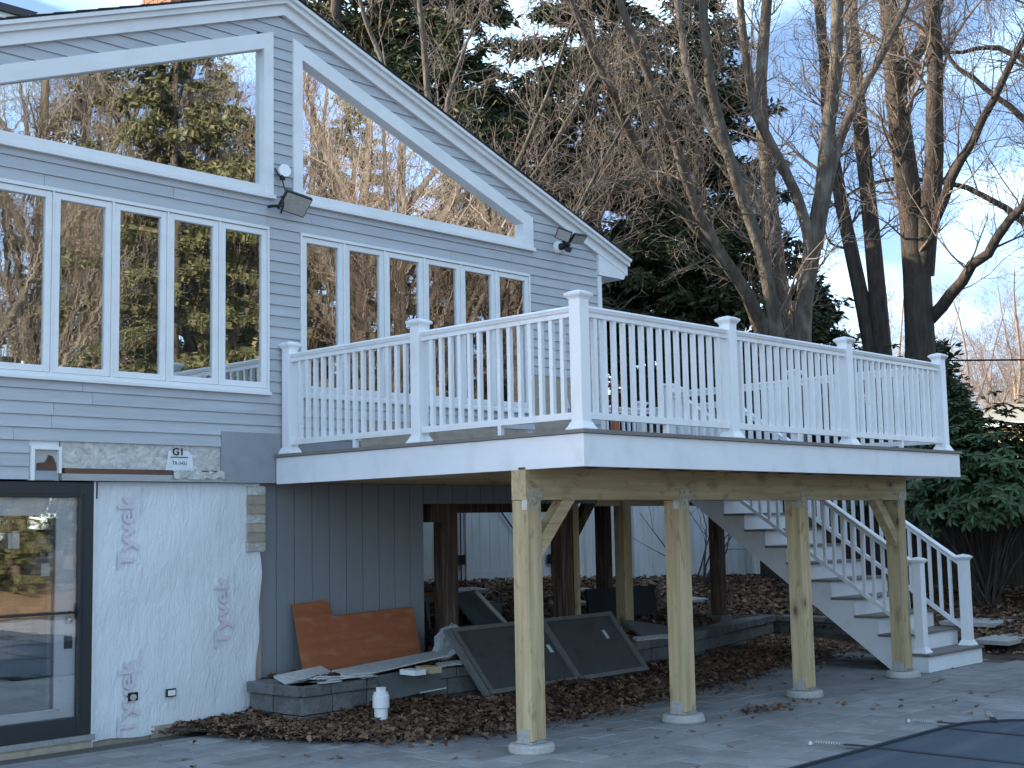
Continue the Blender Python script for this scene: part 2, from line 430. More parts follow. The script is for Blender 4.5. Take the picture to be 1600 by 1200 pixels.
# patio: bed plus pavers
pb = MB()
pb.box(-9, 8.0, -11, 3.62, -.10, -.012)
patio = tag(pb.build('patio', SANDJ), kind='structure')
rp = random.Random(11)
pav = []
yy = -10.9
while yy < 3.3:
    dh = rp.choice((.152, .229, .305, .305)); xx = -8.9 + rp.uniform(0, .3)
    while xx < 7.6:
        dw = rp.choice((.229, .305, .305, .457))
        inpool = (-.2 < xx and xx+dw < 3.0 and yy+dh < -1.5 and yy > -8.6)
        if not inpool: pav.append((xx, yy, dw, min(dh, 3.6-yy)))
        xx += dw
    yy += dh
Rv, Fv = np.array(_R), np.array(_f)
Uv = np.array(_U); cp = np.array((-7.195, -6.107, 1.647))
def inview(x, y, z=0, mgn=1.03):
    d = np.array((x, y, z)) - cp; dz = d @ Fv
    if dz < .5: return False
    return abs(d @ Rv)/dz < mgn*800/2073.6 and abs(d @ Uv)/dz < mgn*600/2073.6
vis = [p for p in pav if inview(p[0]+p[2]/2, p[1]+p[3]/2) and p[1] < 2.2 + (.9 if p[0] < -1 else 0)]
vis.sort(key=lambda p: (p[0]-cp[0])**2 + (p[1]-cp[1])**2 - 8*p[2]*p[3])
near = set(vis[:300])
pm = {}
def paver_mesh(w_, h_):
    k = (round(w_, 3), round(h_, 3))
    if k not in pm:
        g = .005; e = .007; a, b = w_/2-g, h_/2-g
        me = bpy.data.meshes.new('paver')
        vs = [(-a,-b,-.03),(a,-b,-.03),(a,b,-.03),(-a,b,-.03),(-a,-b,-e),(a,-b,-e),(a,b,-e),(-a,b,-e),(-a+e,-b+e,0),(a-e,-b+e,0),(a-e,b-e,0),(-a+e,b-e,0)]
        fs = [(4,5,9,8),(5,6,10,9),(6,7,11,10),(7,4,8,11),(8,9,10,11),(0,1,5,4),(1,2,6,5),(2,3,7,6),(3,0,4,7)]
        me.from_pydata(vs, [], fs); me.materials.append(PAVER); pm[k] = me
    return pm[k]
rest = MB()
for p in pav:
    z = rp.uniform(-.002, .002)
    if p in near:
        o = place('paver', paver_mesh(p[2], p[3]), (p[0]+p[2]/2, p[1]+p[3]/2, z), patio)
        o.rotation_euler = (rp.uniform(-.004, .004), rp.uniform(-.004, .004), 0)
    else:
        rest.box(p[0]+.004, p[0]+p[2]-.004, p[1]+.004, p[1]+p[3]-.004, -.011, z)
tag(rest.build('paver_field', PAVER, patio), kind='stuff')

# pool cover with straps and two visible spring anchors
def rrect(x0, x1, y0, y1, r, n=8):
    P = []
    for cx, cy, a0 in ((x1-r, y1-r, 0), (x0+r, y1-r, 90), (x0+r, y0+r, 180), (x1-r, y0+r, 270)):
        for i in range(n+1):
            a = R(a0+90*i/n); P.append((cx+r*math.cos(a), cy+r*math.sin(a)))
    return P
pool = thing('pool_cover', 'dark blue mesh pool cover stretched over the pool edge', 'pool cover', (1.6, -5, .004))
outl = rrect(-.6, 3.62, -9, -1.27, .85)
MB().prism(outl, .004, .016, 'z').build('mesh_sheet', COVER, pool)
MB().tube([(x, y, .02) for x, y in outl+outl[:1]], .018, 5).build('hem', STRAP, pool)
for x in (.1, 1.62, 2.75):
    MB().box(x-.03, x+.03, -8.95, -1.30, .0175, .0215).build('strap', STRAP, pool)
for y in (-3.4, -5.4, -7.4):
    MB().box(-.57, 3.58, y-.03, y+.03, .0225, .0265).build('strap', STRAP, pool)
MB().bar((2.75, -1.9, .0245), (3.45, -2.6, .0245), .05, .003).build('strap', STRAP, pool)
for p, q in (((1.62, -1.26, .024), (1.54, -.80, .024)), ((2.98, -1.31, .024), (2.95, -.86, .024)), ((3.24, -1.46, .024), (3.72, -1.18, .024))):
    P_, Q_ = Vector(p), Vector(q); d = Q_-P_
    MB().bar(P_, P_+d*.45, .05, .006).build('strap_end', STRAP, pool)
    sp = MB(); n = 40; a = d.normalized().cross(Vector((0, 0, 1)))
    sp.tube([P_+d*(.5+.42*i/n)+a*(.014*math.cos(i*1.57))+Vector((0, 0, .014*math.sin(i*1.57))) for i in range(n+1)], .0035, 4)
    sp.build('spring', STEEL, pool)
    MB().lathe(Q_.x, Q_.y, [(.022, .003), (.022, .012), (.012, .03)], 10).build('anchor', STEEL, pool)

# retaining wall of split-face blocks
rw = thing('retaining_wall', 'low grey split face block wall holding the leaf covered terrace', 'retaining wall', (0, 3, 0))
def wall_run(path, zs, zb=-.05, cap=True, rr=random.Random(5)):
    """zs: course heights from the bottom; blocks along a polyline"""
    for ci, (z0, z1) in enumerate(zs):
        s = 0; pts = [Vector((x, y, 0)) for x, y in path]
        for a, b in zip(pts, pts[1:]):
            Ln = (b-a).length; d = (b-a)/Ln; n = Vector((d.y, -d.x, 0)); t = -rr.uniform(0, .12) if ci % 2 else 0
            while t < Ln-.02:
                l = rr.choice((.3, .38, .45)) if ci < len(zs)-1 else rr.choice((.3, .4))
                t1 = min(Ln, t+l); t0 = max(0, t)
                if Ln-t1 < .08: t1 = Ln
                pr = (.03 if ci == len(zs)-1 else 0) + rr.uniform(0, .01)
                g = .005
                A = a+d*(t0+g)+n*pr; B = a+d*(t1-g)+n*pr; Cc = B-n*(.24+pr); Dd = A-n*(.24+pr)
                m1 = a+d*((t0+t1)/2)+n*(pr+.012)
                e = .012
                vs = []
                for z, k in ((z0+.003, 0), (z1-.004, 1)):
                    vs += [(A.x, A.y, z), (m1.x, m1.y, z), (B.x, B.y, z), (Cc.x, Cc.y, z), (Dd.x, Dd.y, z)]
                MB().add(vs, [(4,3,2,1,0), (5,6,7,8,9), (0,1,6,5), (1,2,7,6), (2,3,8,7), (3,4,9,8), (4,0,5,9)]).build('block', BLOCK, rw, bevel=.008)
                t = t1
wall_run([(-.27, 3.64), (-.27, 2.914)], [(-.06, .11), (.11, .262), (.262, .358)])
wall_run([(-.27, 2.914), (1.9, 2.95), (4.0, 3.08), (5.5, 3.2), (8.8, 4.1)], [(-.06, .11), (.11, .262), (.262, .358)])
wall_run([(8.8, 4.1), (8.9, 2.5)], [(-.06, .11), (.11, .262), (.262, .345)])

# ------------------------------------------------------------------ house
house = thing('house', 'grey clapboard gable house with white trimmed windows, lower wall half stripped', 'house', (.085, 9, 0))
XP = .085; SL = .366; XR = 4.63; XL = -4.46; YB = 15.0
def rake(x): return 6.435 - SL*abs(x-XP)
# sheathing body behind the siding, built as pieces round the openings
CH = .10093; Z0 = 2.885
bankR = (.285, 3.43, 2.885, 4.399); bankL = (-3.26, -.072, 2.885, 4.399)
GO = dict(x0=.20, x1=3.49, zb=4.68, zt=6.245)
def gtop(x): return 6.245 - SL*(abs(x-XP)-(.20-XP))
# siding boards, each course cut round the windows
siding = MB()
def free(z, xa, xb):
    cuts = []
    for (a, b, lo, hi) in (bankR, bankL):
        if lo < z < hi: cuts.append((a, b))
    for sgn in (1, -1):
        if z > 4.72:
            xm = XP + min(GO['x1']-XP, (6.245-z)/SL + (.20-XP)) - .05
            if xm > .25:
                a, b = (.24, min(xm, 3.45))
                if b > a: cuts.append((a, b) if sgn > 0 else (2*XP-b, 2*XP-a))
    if z < 2.33: cuts.append((-2.05-.27, -.56)); 
    if z < 2.53: cuts.append((-.57, .1)); 
    if 2.08 < z < 2.72: cuts.append((.1, 1.0) if z < 2.5 else (1.04, 1.05)); 
    if z < 2.69: cuts.append((1.0, 3.35))
    if z < 3.32: cuts.append((3.47, 4.25))
    cuts.sort(); res = []; cur = xa
    for a, b in cuts:
        if a > cur: res.append((cur, a))
        cur = max(cur, b)
    if cur < xb: res.append((cur, xb))
    return res
wallp = MB(); wallp.box(XL, XR, D+.012, D+.02, 2.08, 2.2)
wall_root = None
def slope_at(x, z):
    """how the end of a board leans when it meets a slanted edge"""
    r = (6.435 - z)/SL
    return 0
boards = []; rsd = random.Random(12)
k = -8
while True:
    z0 = Z0 + CH*k; z1 = z0+CH
    if z0 > 6.40: break
    zm = (z0+z1)/2
    hw = (6.435+.05-zm)/SL
    xa, xb = max(XL, XP-hw), min(XR, XP+hw)
    for a, b in free(zm, xa, xb):
        if b-a < .03: continue
        ends = []
        for e, isr in ((a, 0), (b, 1)):
            dx = 0
            if abs(e-(XP-hw)) < 1e-6: dx = CH/2/SL            # left rake: leans right going up
            elif abs(e-(XP+hw)) < 1e-6: dx = -CH/2/SL
            elif z0 > 4.6 and e > .5 and e < 3.44 and not isr: dx = -CH/2/SL
            elif z0 > 4.6 and e < -.33 and e > -3.27 and isr: dx = CH/2/SL
            ends.append((e-dx, e+dx))
        (a0, a1), (b0, b1) = ends
        if b0 <= a0+.01 : continue
        if b1 < a1: a1 = b1 = (a1+b1)/2
        while b0-a0 > 3.4:
            xj = a0+rsd.uniform(1.2, 2.9)
            boards.append((z0, z1, a0, a1, xj-.0015, xj-.0015)); a0 = a1 = xj+.0015
        boards.append((z0, z1, a0, a1, b0, b1))
    k += 1
wall = MB()
# thin wall skin behind the boards so no light leaks between them: one strip per course piece
for (z0, z1, a0, a1, b0, b1) in boards:
    wall.add([(a0, D+.02, z0), (b0, D+.02, z0), (b1, D+.02, z1), (a1, D+.02, z1)], [(0, 1, 2, 3)])
wl = wall.build('wall', SHEATH, house)
for (z0, z1, a0, a1, b0, b1) in boards:
    yb, yt, yk = D-.014, D-.002, D+.012
    lap = .004
    vs = [(a0, yb, z0), (b0, yb, z0), (b1, yt, z1-.001), (a1, yt, z1-.001), (a0, yk, z0+.002), (b0, yk, z0+.002), (b1, yk, z1-.001), (a1, yk, z1-.001)]
    MB().add(vs, [(0,1,2,3), (5,4,7,6), (1,0,4,5), (3,2,6,7), (0,3,7,4), (2,1,5,6)]).build('siding_board', SIDING, wl)
# rake trim, roof, eaves
def slopeband(x0, x1, zoff0, zoff1, y0, y1, nm, m, par=house):
    b = MB()
    def zz(x, o): return 6.435 - SL*abs(x-XP) + o
    b.prism([(x0, zz(x0, zoff0)), (x1, zz(x1, zoff0)), (x1, zz(x1, zoff1)), (x0, zz(x0, zoff1))], y0, y1, 'y')
    return b.build(nm, m, par)
XE = 5.13; XW = 2*XP-XE
for (xa, xb) in ((XP, XE), (XW, XP)):
    slopeband(xa, xb, 0, .105, D-.045, D+.018, 'rake_board', TRIM)
    slopeband(xa, xb, .106, .155, D-.085, D+.018, 'rake_moulding', TRIM)
    slopeband(xa, xb, .156, .19, D-.115, D+.018, 'drip_edge', TRIM)
    rf = slopeband(xa, xb+.02 if xa == XP else xb, .191, .203, D-.117, YB, 'roof', ROOF)
    # shingle edge courses along the rake
    rs = random.Random(2)
    n = 26
    for i in range(n):
        t0 = xa + (xb-xa)*i/n; t1 = xa + (xb-xa)*(i+1)/n
        if xa < 0 and xb < 1: t0, t1 = t1, t0
        o = .2035
        b = MB(); zz = lambda x, q: 6.435 - SL*abs(x-XP) + q
        b.prism([(t0, zz(t0, o)), (t1, zz(t1, o)), (t1, zz(t1, o+.010)), (t0, zz(t0, o+.003))], D-.122-rs.uniform(0, .008), D+1.2, 'y')
        b.build('shingle_course', ROOF, rf)
rd = MB(); rd.prism([(XP-.16, 6.435+.218-SL*.16), (XP, 6.657), (XP+.16, 6.435+.218-SL*.16)], D-.125, YB, 'y'); rd.build('ridge_cap', ROOF, house)
# eave returns and corner boards
for sg in (1, -1):
    X_ = lambda x: XP + sg*(x-XP)
    pts = [(X_(4.60), rake(4.60)-.002), (X_(4.60), 4.535), (X_(5.06), 4.535), (X_(5.10), 4.60)]
    MB().prism(pts if sg < 0 else pts[::-1], D-.04, D+.3, 'y').build('eave_return', TRIM, house)
    MB().box(min(X_(4.60), X_(5.06)), max(X_(4.60), X_(5.06)), D+.3, YB, 4.53, 4.55).build('soffit', TRIM, house)
    MB().box(min(X_(5.06), X_(5.085)), max(X_(5.06), X_(5.085)), D+.3, YB, 4.53, 4.62).build('eave_fascia', TRIM, house)
    MB().box(min(X_(4.60), X_(4.665)), max(X_(4.60), X_(4.665)), D-.022, D+.06, 2.08, 4.53).build('corner_board', TRIM, house)
# side and back walls, floor, ceiling
body = MB()
body.box(XR-.02, XR, D+.06, YB, 2.08, 4.60); body.box(XL, XL+.02, D+.06, YB, -.05, 4.60)
body.box(XL, XR, YB-.02, YB, 2.08, 6.3)
body.build('side_wall', SIDING, house)
MB().box(XL+.02, XR-.02, D+.03, YB-.03, 2.09, 2.30).build('floor', INTF, house)
iw = MB(); iw.box(XL+.05, XR-.05, 8.5, 8.6, 2.31, 6.0); iw.build('inner_wall', INTW, house)
for (xa, xb) in ((XP, XR-.06), (XL+.06, XP)): slopeband(xa, xb, -.10, -.08, D+.10, 8.48, 'ceiling', INTW)
for x_ in (XL+.03, XR-.05): MB().box(x_, x_+.02, D+.1, 8.48, 2.31, 4.6).build('inner_side_wall', INTW, house)
# gable windows
gl_y = D+.035
for sg in (1, -1):
    gw = MB()
    def X_(x, sg=sg): return XP + sg*(x-XP)
    def quad(p, nm, m, par, y0, y1):
        q = [(X_(a), b) for a, b in p]
        if sg < 0: q = q[::-1]
        return MB().prism(q, y0, y1, 'y').build(nm, m, par)
    ti = lambda x: gtop(x)-.145
    xi0, xi1, zi = .30, 3.33, 4.775
    root = quad([(.30, zi), (3.33, zi), (3.33, ti(3.33)), (.30, ti(.30))][::-1], 'gable_window', GLASSB, house, gl_y, gl_y+.006)
    quad([(.20, 4.70), (.305, 4.70), (.305, ti(.30)), (.20, gtop(.2))][::-1], 'side_trim', TRIM, root, D-.032, D+.05)
    quad([(.302, ti(.302)), (3.49, ti(3.49)), (3.49, gtop(3.49)), (.202, gtop(.202))][::-1], 'slanted_trim', TRIM, root, D-.03, D+.05)
    quad([(3.33, 4.70), (3.49, 4.70), (3.49, ti(3.49)-.001), (3.33, ti(3.33)-.001)][::-1], 'side_trim', TRIM, root, D-.031, D+.05)
    quad([(.306, 4.70), (3.329, 4.70), (3.329, zi), (.306, zi)][::-1], 'bottom_trim', TRIM, root, D-.03, D+.05)
    quad([(.18, 4.662), (3.505, 4.662), (3.505, 4.699), (.18, 4.699)][::-1], 'sill', TRIM, root, D-.05, D+.05)
# casement banks
def bank(edges, zlo, zhi, first_cut=False):
    x0, x1 = edges[0][0]-.022, edges[-1][1]+.022
    fr = MB()
    fr.box(x0, x1, D-.026, D+.06, zhi-.028, zhi); fr.box(x0, x1, D-.026, D+.06, zlo, zlo+.03)
    fr.box(x0-.01, x1+.01, D-.045, D+.05, zlo-.03, zlo-.001)
    fr.box(x0, x0+.02, D-.0255, D+.06, zlo+.03, zhi-.028); fr.box(x1-.02, x1, D-.0255, D+.06, zlo+.03, zhi-.028)
    for (a, b), (c, d) in zip(edges, edges[1:]): fr.box(b+.002, c-.002, D-.021, D+.06, zlo+.03, zhi-.028)
    fr.build('window_frame', TRIM, house, bevel=.003)
    for a, b in edges:
        lo, hi = zlo+.034, zhi-.032; w1 = .052; w2 = .026
        sash = MB()
        for (ax, bx, az, bz) in ((a, a+w1, lo, hi), (b-w1, b, lo, hi)): sash.box(ax, bx, D-.012, D+.03, az, bz)
        sash.box(a+w1, b-w1, D-.012, D+.03, hi-w1, hi); sash.box(a+w1, b-w1, D-.012, D+.03, lo, lo+w1)
        o = sash.build('casement_window', TRIM, house, bevel=.004)
        MB().box(a+w1-.004, b-w1+.004, D+.012, D+.017, lo+w1-.004, hi-w1+.004).build('pane', GLASS, o)
bank([(-3.24, -2.70), (-2.69, -2.168), (-2.148, -1.645), (-1.618, -1.128), (-1.104, -.607), (-.585, -.09)], 2.885, 4.399)
bank([(.31, .795), (.825, 1.312), (1.335, 1.835), (1.865, 2.362), (2.385, 2.88), (2.905, 3.41)], 2.885, 4.399)
# exposed sheathing under and beside the right windows
sp_ = MB(); sp_.box(1.0, 3.35, D-.006, D+.01, 2.34, 2.69); sp_.build('exposed_sheathing', SHEATH, house)
sp_ = MB(); sp_.box(3.46, 4.26, D-.006, D+.01, 2.34, 3.325); sp_.build('exposed_sheathing', SHEATH, house)
MB().box(.1, .995, D-.004, D+.01, 2.34, 2.5).build('primer_panel', PRIMER, house)
MB().add([(3.93, D-.008, 2.93), (4.06, D-.008, 2.95), (4.02, D-.012, 3.08), (3.97, D-.01, 3.02)], [(0, 1, 2, 3)]).build('torn_wrap', WRAP, house)
MB().add([(1.5, D-.012, 2.36), (2.3, D-.012, 2.36), (2.2, D-.02, 2.44), (2.0, D-.014, 2.40), (1.7, D-.02, 2.46)], [(0, 1, 2, 3, 4)]).build('torn_wrap', WRAP, house)
# stripped band above the door
MB().box(-.575, .10, D-.020, D+.02, 2.07, 2.515).build('primer_panel', PRIMER, house)
band = MB()
nb = 40; rb = random.Random(4)
for i in range(nb):
    xa = -2.06+1.485*i/nb; xb = -2.06+1.485*(i+1)/nb
    band.add([(xa, D+.002, 2.17), (xb, D+.002, 2.17), (xb, D+.004, 2.40), (xa, D+.004, 2.40)], [(0, 1, 2, 3)])
fb_ = band.build('foil_board', FOIL, house)
MB().add([(-1.12, D-.0005, 2.165), (-.84, D-.0005, 2.165), (-.86, D-.002, 2.30), (-.90, D-.003, 2.333), (-1.09, D-.003, 2.333)], [(0, 1, 2, 3, 4)]).build('torn_wrap', WRAP, fb_)
vtext('G1', .085, -1.055, D-.006, 2.297, INK, fb_, vertical=False, sx=1.1, bold=.04)
MB().box(-1.07, -.90, D-.0065, D-.004, 2.276, 2.283).build('printed_bar', INK, fb_)
vtext('TR-3431', .042, -1.055, D-.006, 2.215, INK, fb_, vertical=False)
MB().box(-2.03, -1.06, D-.018, D+.001, 2.128, 2.168).build('rusty_strip', RUSTY, house)
MB().box(-2.06, -.565, D-.03, D+.01, 2.072, 2.126).build('metal_flashing', BAREMETAL, house)
cr_ = MB(); rc = random.Random(9)
cv = []; 
for i in range(15):
    x = -1.06 + .5*i/14
    for j, z in enumerate((2.10, 2.13, 2.165)): cv.append((x, D-.035-rc.uniform(0, .018), z+rc.uniform(-.01, .01)))
cf = []
for i in range(14):
    for j in range(2): cf.append((i*3+j, (i+1)*3+j, (i+1)*3+j+1, i*3+j+1))
cr_.add(cv, cf).build('crumpled_wrap', FOIL, house)
# boxed recess left of the band
bxr = MB()
bxr.box(-2.315, -2.285, D-.03, D+.02, 2.07, 2.335); bxr.box(-2.085, -2.062, D-.03, D+.02, 2.127, 2.335); bxr.box(-2.285, -2.085, D-.03, D+.02, 2.31, 2.335)
bxr.box(-2.32, -2.06, D+.0185, D+.021, 2.07, 2.40)
rb_ = bxr.build('vent_box', TRIM, house)
MB().box(-2.285, -2.085, D+.012, D+.018, 2.07, 2.31).build('metal_back', BAREMETAL, rb_)
MB().add([(-2.25, D+.004, 2.15), (-2.086, D+.004, 2.15), (-2.09, D+.006, 2.20), (-2.12, D+.006, 2.262), (-2.155, D+.006, 2.27), (-2.18, D+.006, 2.215), (-2.25, D+.005, 2.205)], [(0,1,2,3,4,5,6)]).build('rust_flap', RUSTY, rb_)
MB().add([(-2.285, D-.025, 2.075), (-2.085, D-.025, 2.075), (-2.085, D+.01, 2.15), (-2.285, D+.01, 2.15)], [(0,1,2,3)]).build('ledge', PRIMER, rb_)
# lower floor: house wrap, grey panel siding, door
lw = MB(); lw.box(-1.745, -.10, D+.06, D+.10, -.03, 2.07)
MB().box(XL, -2.75, D+.05, D+.10, -.03, 2.07).build('lower_wall', GREYPANEL, house)
wr = []; wf = []
rw_ = random.Random(21); nxw, nzw = 36, 44
for j in range(nzw+1):
    for i in range(nxw+1):
        u = i/nxw; v = j/nzw
        xr = -.125 - .13*max(0, .5-v) + .012*math.sin(v*23)
        x = -1.735 + (xr+1.735)*u; zb = .015 + .05*max(0, u-.55)*1.5 + .01*math.sin(u*17)
        z = zb + (2.068-zb)*v
        wr.append((x, D+.05 - .007*math.sin(7*u+3*math.sin(5*v)) - .004*rw_.random() - .01*(u > .97), z))
for j in range(nzw):
    for i in range(nxw): wf.append((j*(nxw+1)+i, j*(nxw+1)+i+1, (j+1)*(nxw+1)+i+1, (j+1)*(nxw+1)+i))
lw.build('lower_wall', SHEATH, house)
hw_ = MB().add(wr, wf).build('house_wrap', WRAP, house, smooth=True)
for (x, z, s) in ((-1.385, 1.36, .215), (-.46, .665, .215), (-1.37, .03, .215)):
    vtext('Tyvek', s, x, D+.0275, z, PINK, hw_, sx=1.14, bold=.032)
for (x, z) in ((-1.30, 1.80), (-.385, 1.12), (-1.29, .50)):
    vtext('HomeWrap', .045, x, D+.0275, z, PINK, hw_, name='small_print')
def outlet(x, z, rnd):
    o = MB().box(x-.045, x+.045, D+.020, D+.034, z-.033, z+.033).build('cut_hole', BLACK, hw_)
    if rnd: 
        b = MB(); n = 14
        b.add([(x+.03*math.cos(6.283*i/n), D+.016, z-.005+.026*math.sin(6.283*i/n)) for i in range(n)], [tuple(range(n))]); b.build('outlet', CONC, o)
    else: MB().box(x-.034, x+.034, D+.012, D+.019, z-.022, z+.022).build('outlet', PVC, o)
outlet(-1.385, .335, True); outlet(-1.03, .329, False)
MB().box(-1.755, -1.737, D+.02, D+.06, -.02, 2.068).build('corner_strip', TRIM, house)
MB().box(-1.735, -1.715, D+.034, D+.044, 1.93, 2.065).build('dark_gap', BLACK, house)
for i in range(7):
    z = 1.465+.082*i
    MB().box(-.27, -.083, D+.022, D+.040, z+.006, z+.079).build('mortar_strip_tile', SHEATH if i % 3 else FOIL, house)
MB().box(-.275, -.08, D+.0405, D+.05, 1.46, 2.045).build('mortar_strip_back', WHITESCRAP, house)
MB().box(-1.2, -.5, D+.045, D+.058, -.03, .075).build('bare_plywood_edge', SHEATH, house)
# vertical grey panels each ~0.2 m
x = -.11; i = 0
while x < 1.9:
    x1 = min(1.9, x+.203)
    MB().box(x+.004, x1-.004, D+.10, D+.125, .2, 2.075).build('vertical_panel', GREYPANEL, house); x = x1
MB().box(-.11, 1.9, D+.118, D+.16, .0, 2.075).build('panel_backing', DARKFRAME, house)
MB().box(1.86, 1.90, D+.16, YB, .0, 2.075).build('lower_side_wall', GREYPANEL, house)
x = 1.905
while x < 4.6:
    x1 = min(4.6, x+.203)
    MB().box(x+.004, x1-.004, D+.10, D+.125, 1.885, 2.075).build('skirt_panel', GREYPANEL, house); x = x1
MB().box(1.905, 4.6, D+.128, D+.17, 1.89, 2.075).build('panel_backing', DARKFRAME, house)
MB().box(1.905, 4.62, D+.6, D+.75, 1.80, 2.085).build('floor_beam', OLDWOOD, house)
for x in np.arange(2.2, 4.6, .42):
    MB().box(x-.02, x+.02, D+.76, 8.5, 1.88, 2.089).build('floor_joist', OLDWOOD, house)
# storm door and inner door
sd = MB(); xo, xi = -1.765, -1.885; xl = -2.72
sd.box(xi, xo, D+.0, D+.05, .09, 2.062); sd.box(xl, xi, D+.0, D+.05, 1.94, 2.062); sd.box(xl, xi, D+.0, D+.05, .09, .235); sd.box(xl-.12, xl, D+.0, D+.05, .09, 2.062)
door = sd.build('storm_door', DARKFRAME, house, bevel=.006)
st = MB(); st.box(xi+.03, xi+.04, D-.006, D-.0005, .2, 1.98); st.box(xl, xi+.03, D-.006, D-.0005, 1.97, 1.98); st.build('raised_edge', DARKFRAME, door)
MB().box(xl, xi, D+.02, D+.024, .235, 1.94).build('pane', GLASSD, door)
MB().box(xl, xi, D+.008, D+.019, 1.03, 1.05).build('crossbar', DARKFRAME, door)
h_ = MB(); h_.tube([(xi-.01, D-.01, 1.045), (xi-.05, D-.04, 1.04), (xi-.11, D-.045, 1.05)], .009, 6); h_.build('handle', BLACK, door)
h_ = MB(); h_.box(xi-.012, xi+.02, D-.012, D-.0005, .98, 1.11); h_.build('latch_plate', DARKFRAME, door)
for (xa, za, ww, hh) in ((-2.19, 1.33, .07, .1), (-2.46, 1.55, .09, .12)):
    MB().box(xa, xa+ww, D+.0245, D+.026, za, za+hh).build('sticker', PAPER, door)
idr = MB(); idr.box(-2.04, -1.87, D+.058, D+.10, .12, 1.99); idr.box(-2.8, -2.04, D+.058, D+.10, .12, .29); idr.box(-2.8, -2.04, D+.058, D+.10, 1.80, 1.99)
idr.box(-2.06, -2.04, D+.046, D+.057, .29, 1.80); idr.box(-2.8, -2.06, D+.046, D+.057, .29, .31)
ind = idr.build('inner_door', TRIM, house, bevel=.004)
MB().box(-2.8, -2.041, D+.08, D+.086, .291, 1.799).build('pane', GLASS, ind)
MB().box(-1.975, -1.915, D+.034, D+.057, .76, .86).build('lock_box', BLACK, ind)
b = MB(); b.lathe(-1.945, D+.045, [(.012, .955), (.03, .96), (.034, .985), (.02, 1.01)], 10); b.build('knob', STEEL, ind)
MB().box(-2.9, -1.74, D-.02, D+.12, .045, .088).build('door_sill', STEEL, house)
MB().box(-2.9, -1.76, D-.004, D+.12, -.03, .044).build('door_step', SHEATH, house)
MB().box(-4.4, 1.80, 6.4, 6.45, .0, 2.06).build('lower_inner_wall', OLDWOOD, house)
MB().box(-4.4, 1.80, D+.17, 6.4, -.05, .02).build('lower_floor', INTF, house)
# chimney
CX, CY = 1.25, 7.40
ch = MB(); ch.box(CX+.01, CX+.64, CY+.01, CY+.66, 5.5, 9.3)
chim = ch.build('chimney', MORTAR, house)
rc = random.Random(8)
for i, z in enumerate(np.arange(7.4, 8.6, .075)):
    for ax in 'xy':
        ln = .66 if ax == 'x' else .64; t = -.1 if i % 2 else 0
        while t < ln:
            t0, t1 = max(0, t)+.005, min(ln, t+.2)-.005
            if t1-t0 > .02:
                if ax == 'x': MB().box(CX-rc.uniform(0, .004), CX+.009, CY+t0, CY+t1, z, z+.065).build('brick', BRICK, chim)
                else: MB().box(CX+.010+t0, CX+t1, CY-rc.uniform(0, .004), CY+.009, z, z+.065).build('brick', BRICK, chim)
            t += .2
MB().box(CX-.05, CX+.7, CY-.05, CY+.72, 9.305, 9.4).build('chimney_cap', CONC, chim)
# the taller wing of the house further back on the left
MB().box(-14, 1.2, 11.6, 20, -.05, 8.74).build('wing_wall', SIDING, house)
MB().box(-14.3, 1.3, 11.05, 11.6, 8.745, 8.78).build('wing_soffit', TRIM, house)
MB().box(-14.3, 1.3, 11.0, 11.05, 8.74, 8.82).build('wing_fascia', TRIM, house)
MB().box(-14.35, 1.32, 10.95, 11.05, 8.823, 8.925).build('wing_gutter', DARKFRAME, house)
MB().prism([(10.95, 8.93), (15.8, 10.5), (20.6, 8.93)], -14.4, 1.35, 'x').build('wing_roof', ROOF, house)

# armchairs standing behind the left casements
def armchair(x, y, w_, label):
    t = thing('armchair', label, 'armchair', (x, y, 2.305), 'beige armchairs behind the windows')
    def pill(cx, cy, cz, a, b_, c_, nm):
        vs = []; fs = []; nu, nv = 14, 8
        for j in range(nv+1):
            ph = -math.pi/2+math.pi*j/nv
            for i in range(nu):
                th = 2*math.pi*i/nu
                e = lambda q, p=.55: math.copysign(abs(q)**p, q)
                vs.append((cx+a*e(math.cos(ph))*e(math.cos(th)), cy+b_*e(math.cos(ph))*e(math.sin(th)), cz+c_*e(math.sin(ph))))
        for j in range(nv):
            for i in range(nu): fs.append((j*nu+i, j*nu+(i+1) % nu, (j+1)*nu+(i+1) % nu, (j+1)*nu+i))
        return MB().add(vs, fs).build(nm, SOFA, t, smooth=True)
    pill(x, y, 2.305+.50, w_/2, .13, .42, 'backrest')
    pill(x, y+.35, 2.305+.24, w_/2, .34, .20, 'seat')
    pill(x-w_/2, y+.3, 2.305+.38, .1, .36, .25, 'armrest'); pill(x+w_/2, y+.3, 2.305+.38, .1, .36, .25, 'armrest')
armchair(-1.75, 4.4, .75, 'beige armchair back seen through the second and third left casements')
armchair(-2.65, 4.35, .7, 'beige armchair back seen through the leftmost casement')
armchair(-.95, 4.9, .55, 'narrow beige armchair back seen through the third casement from the left')

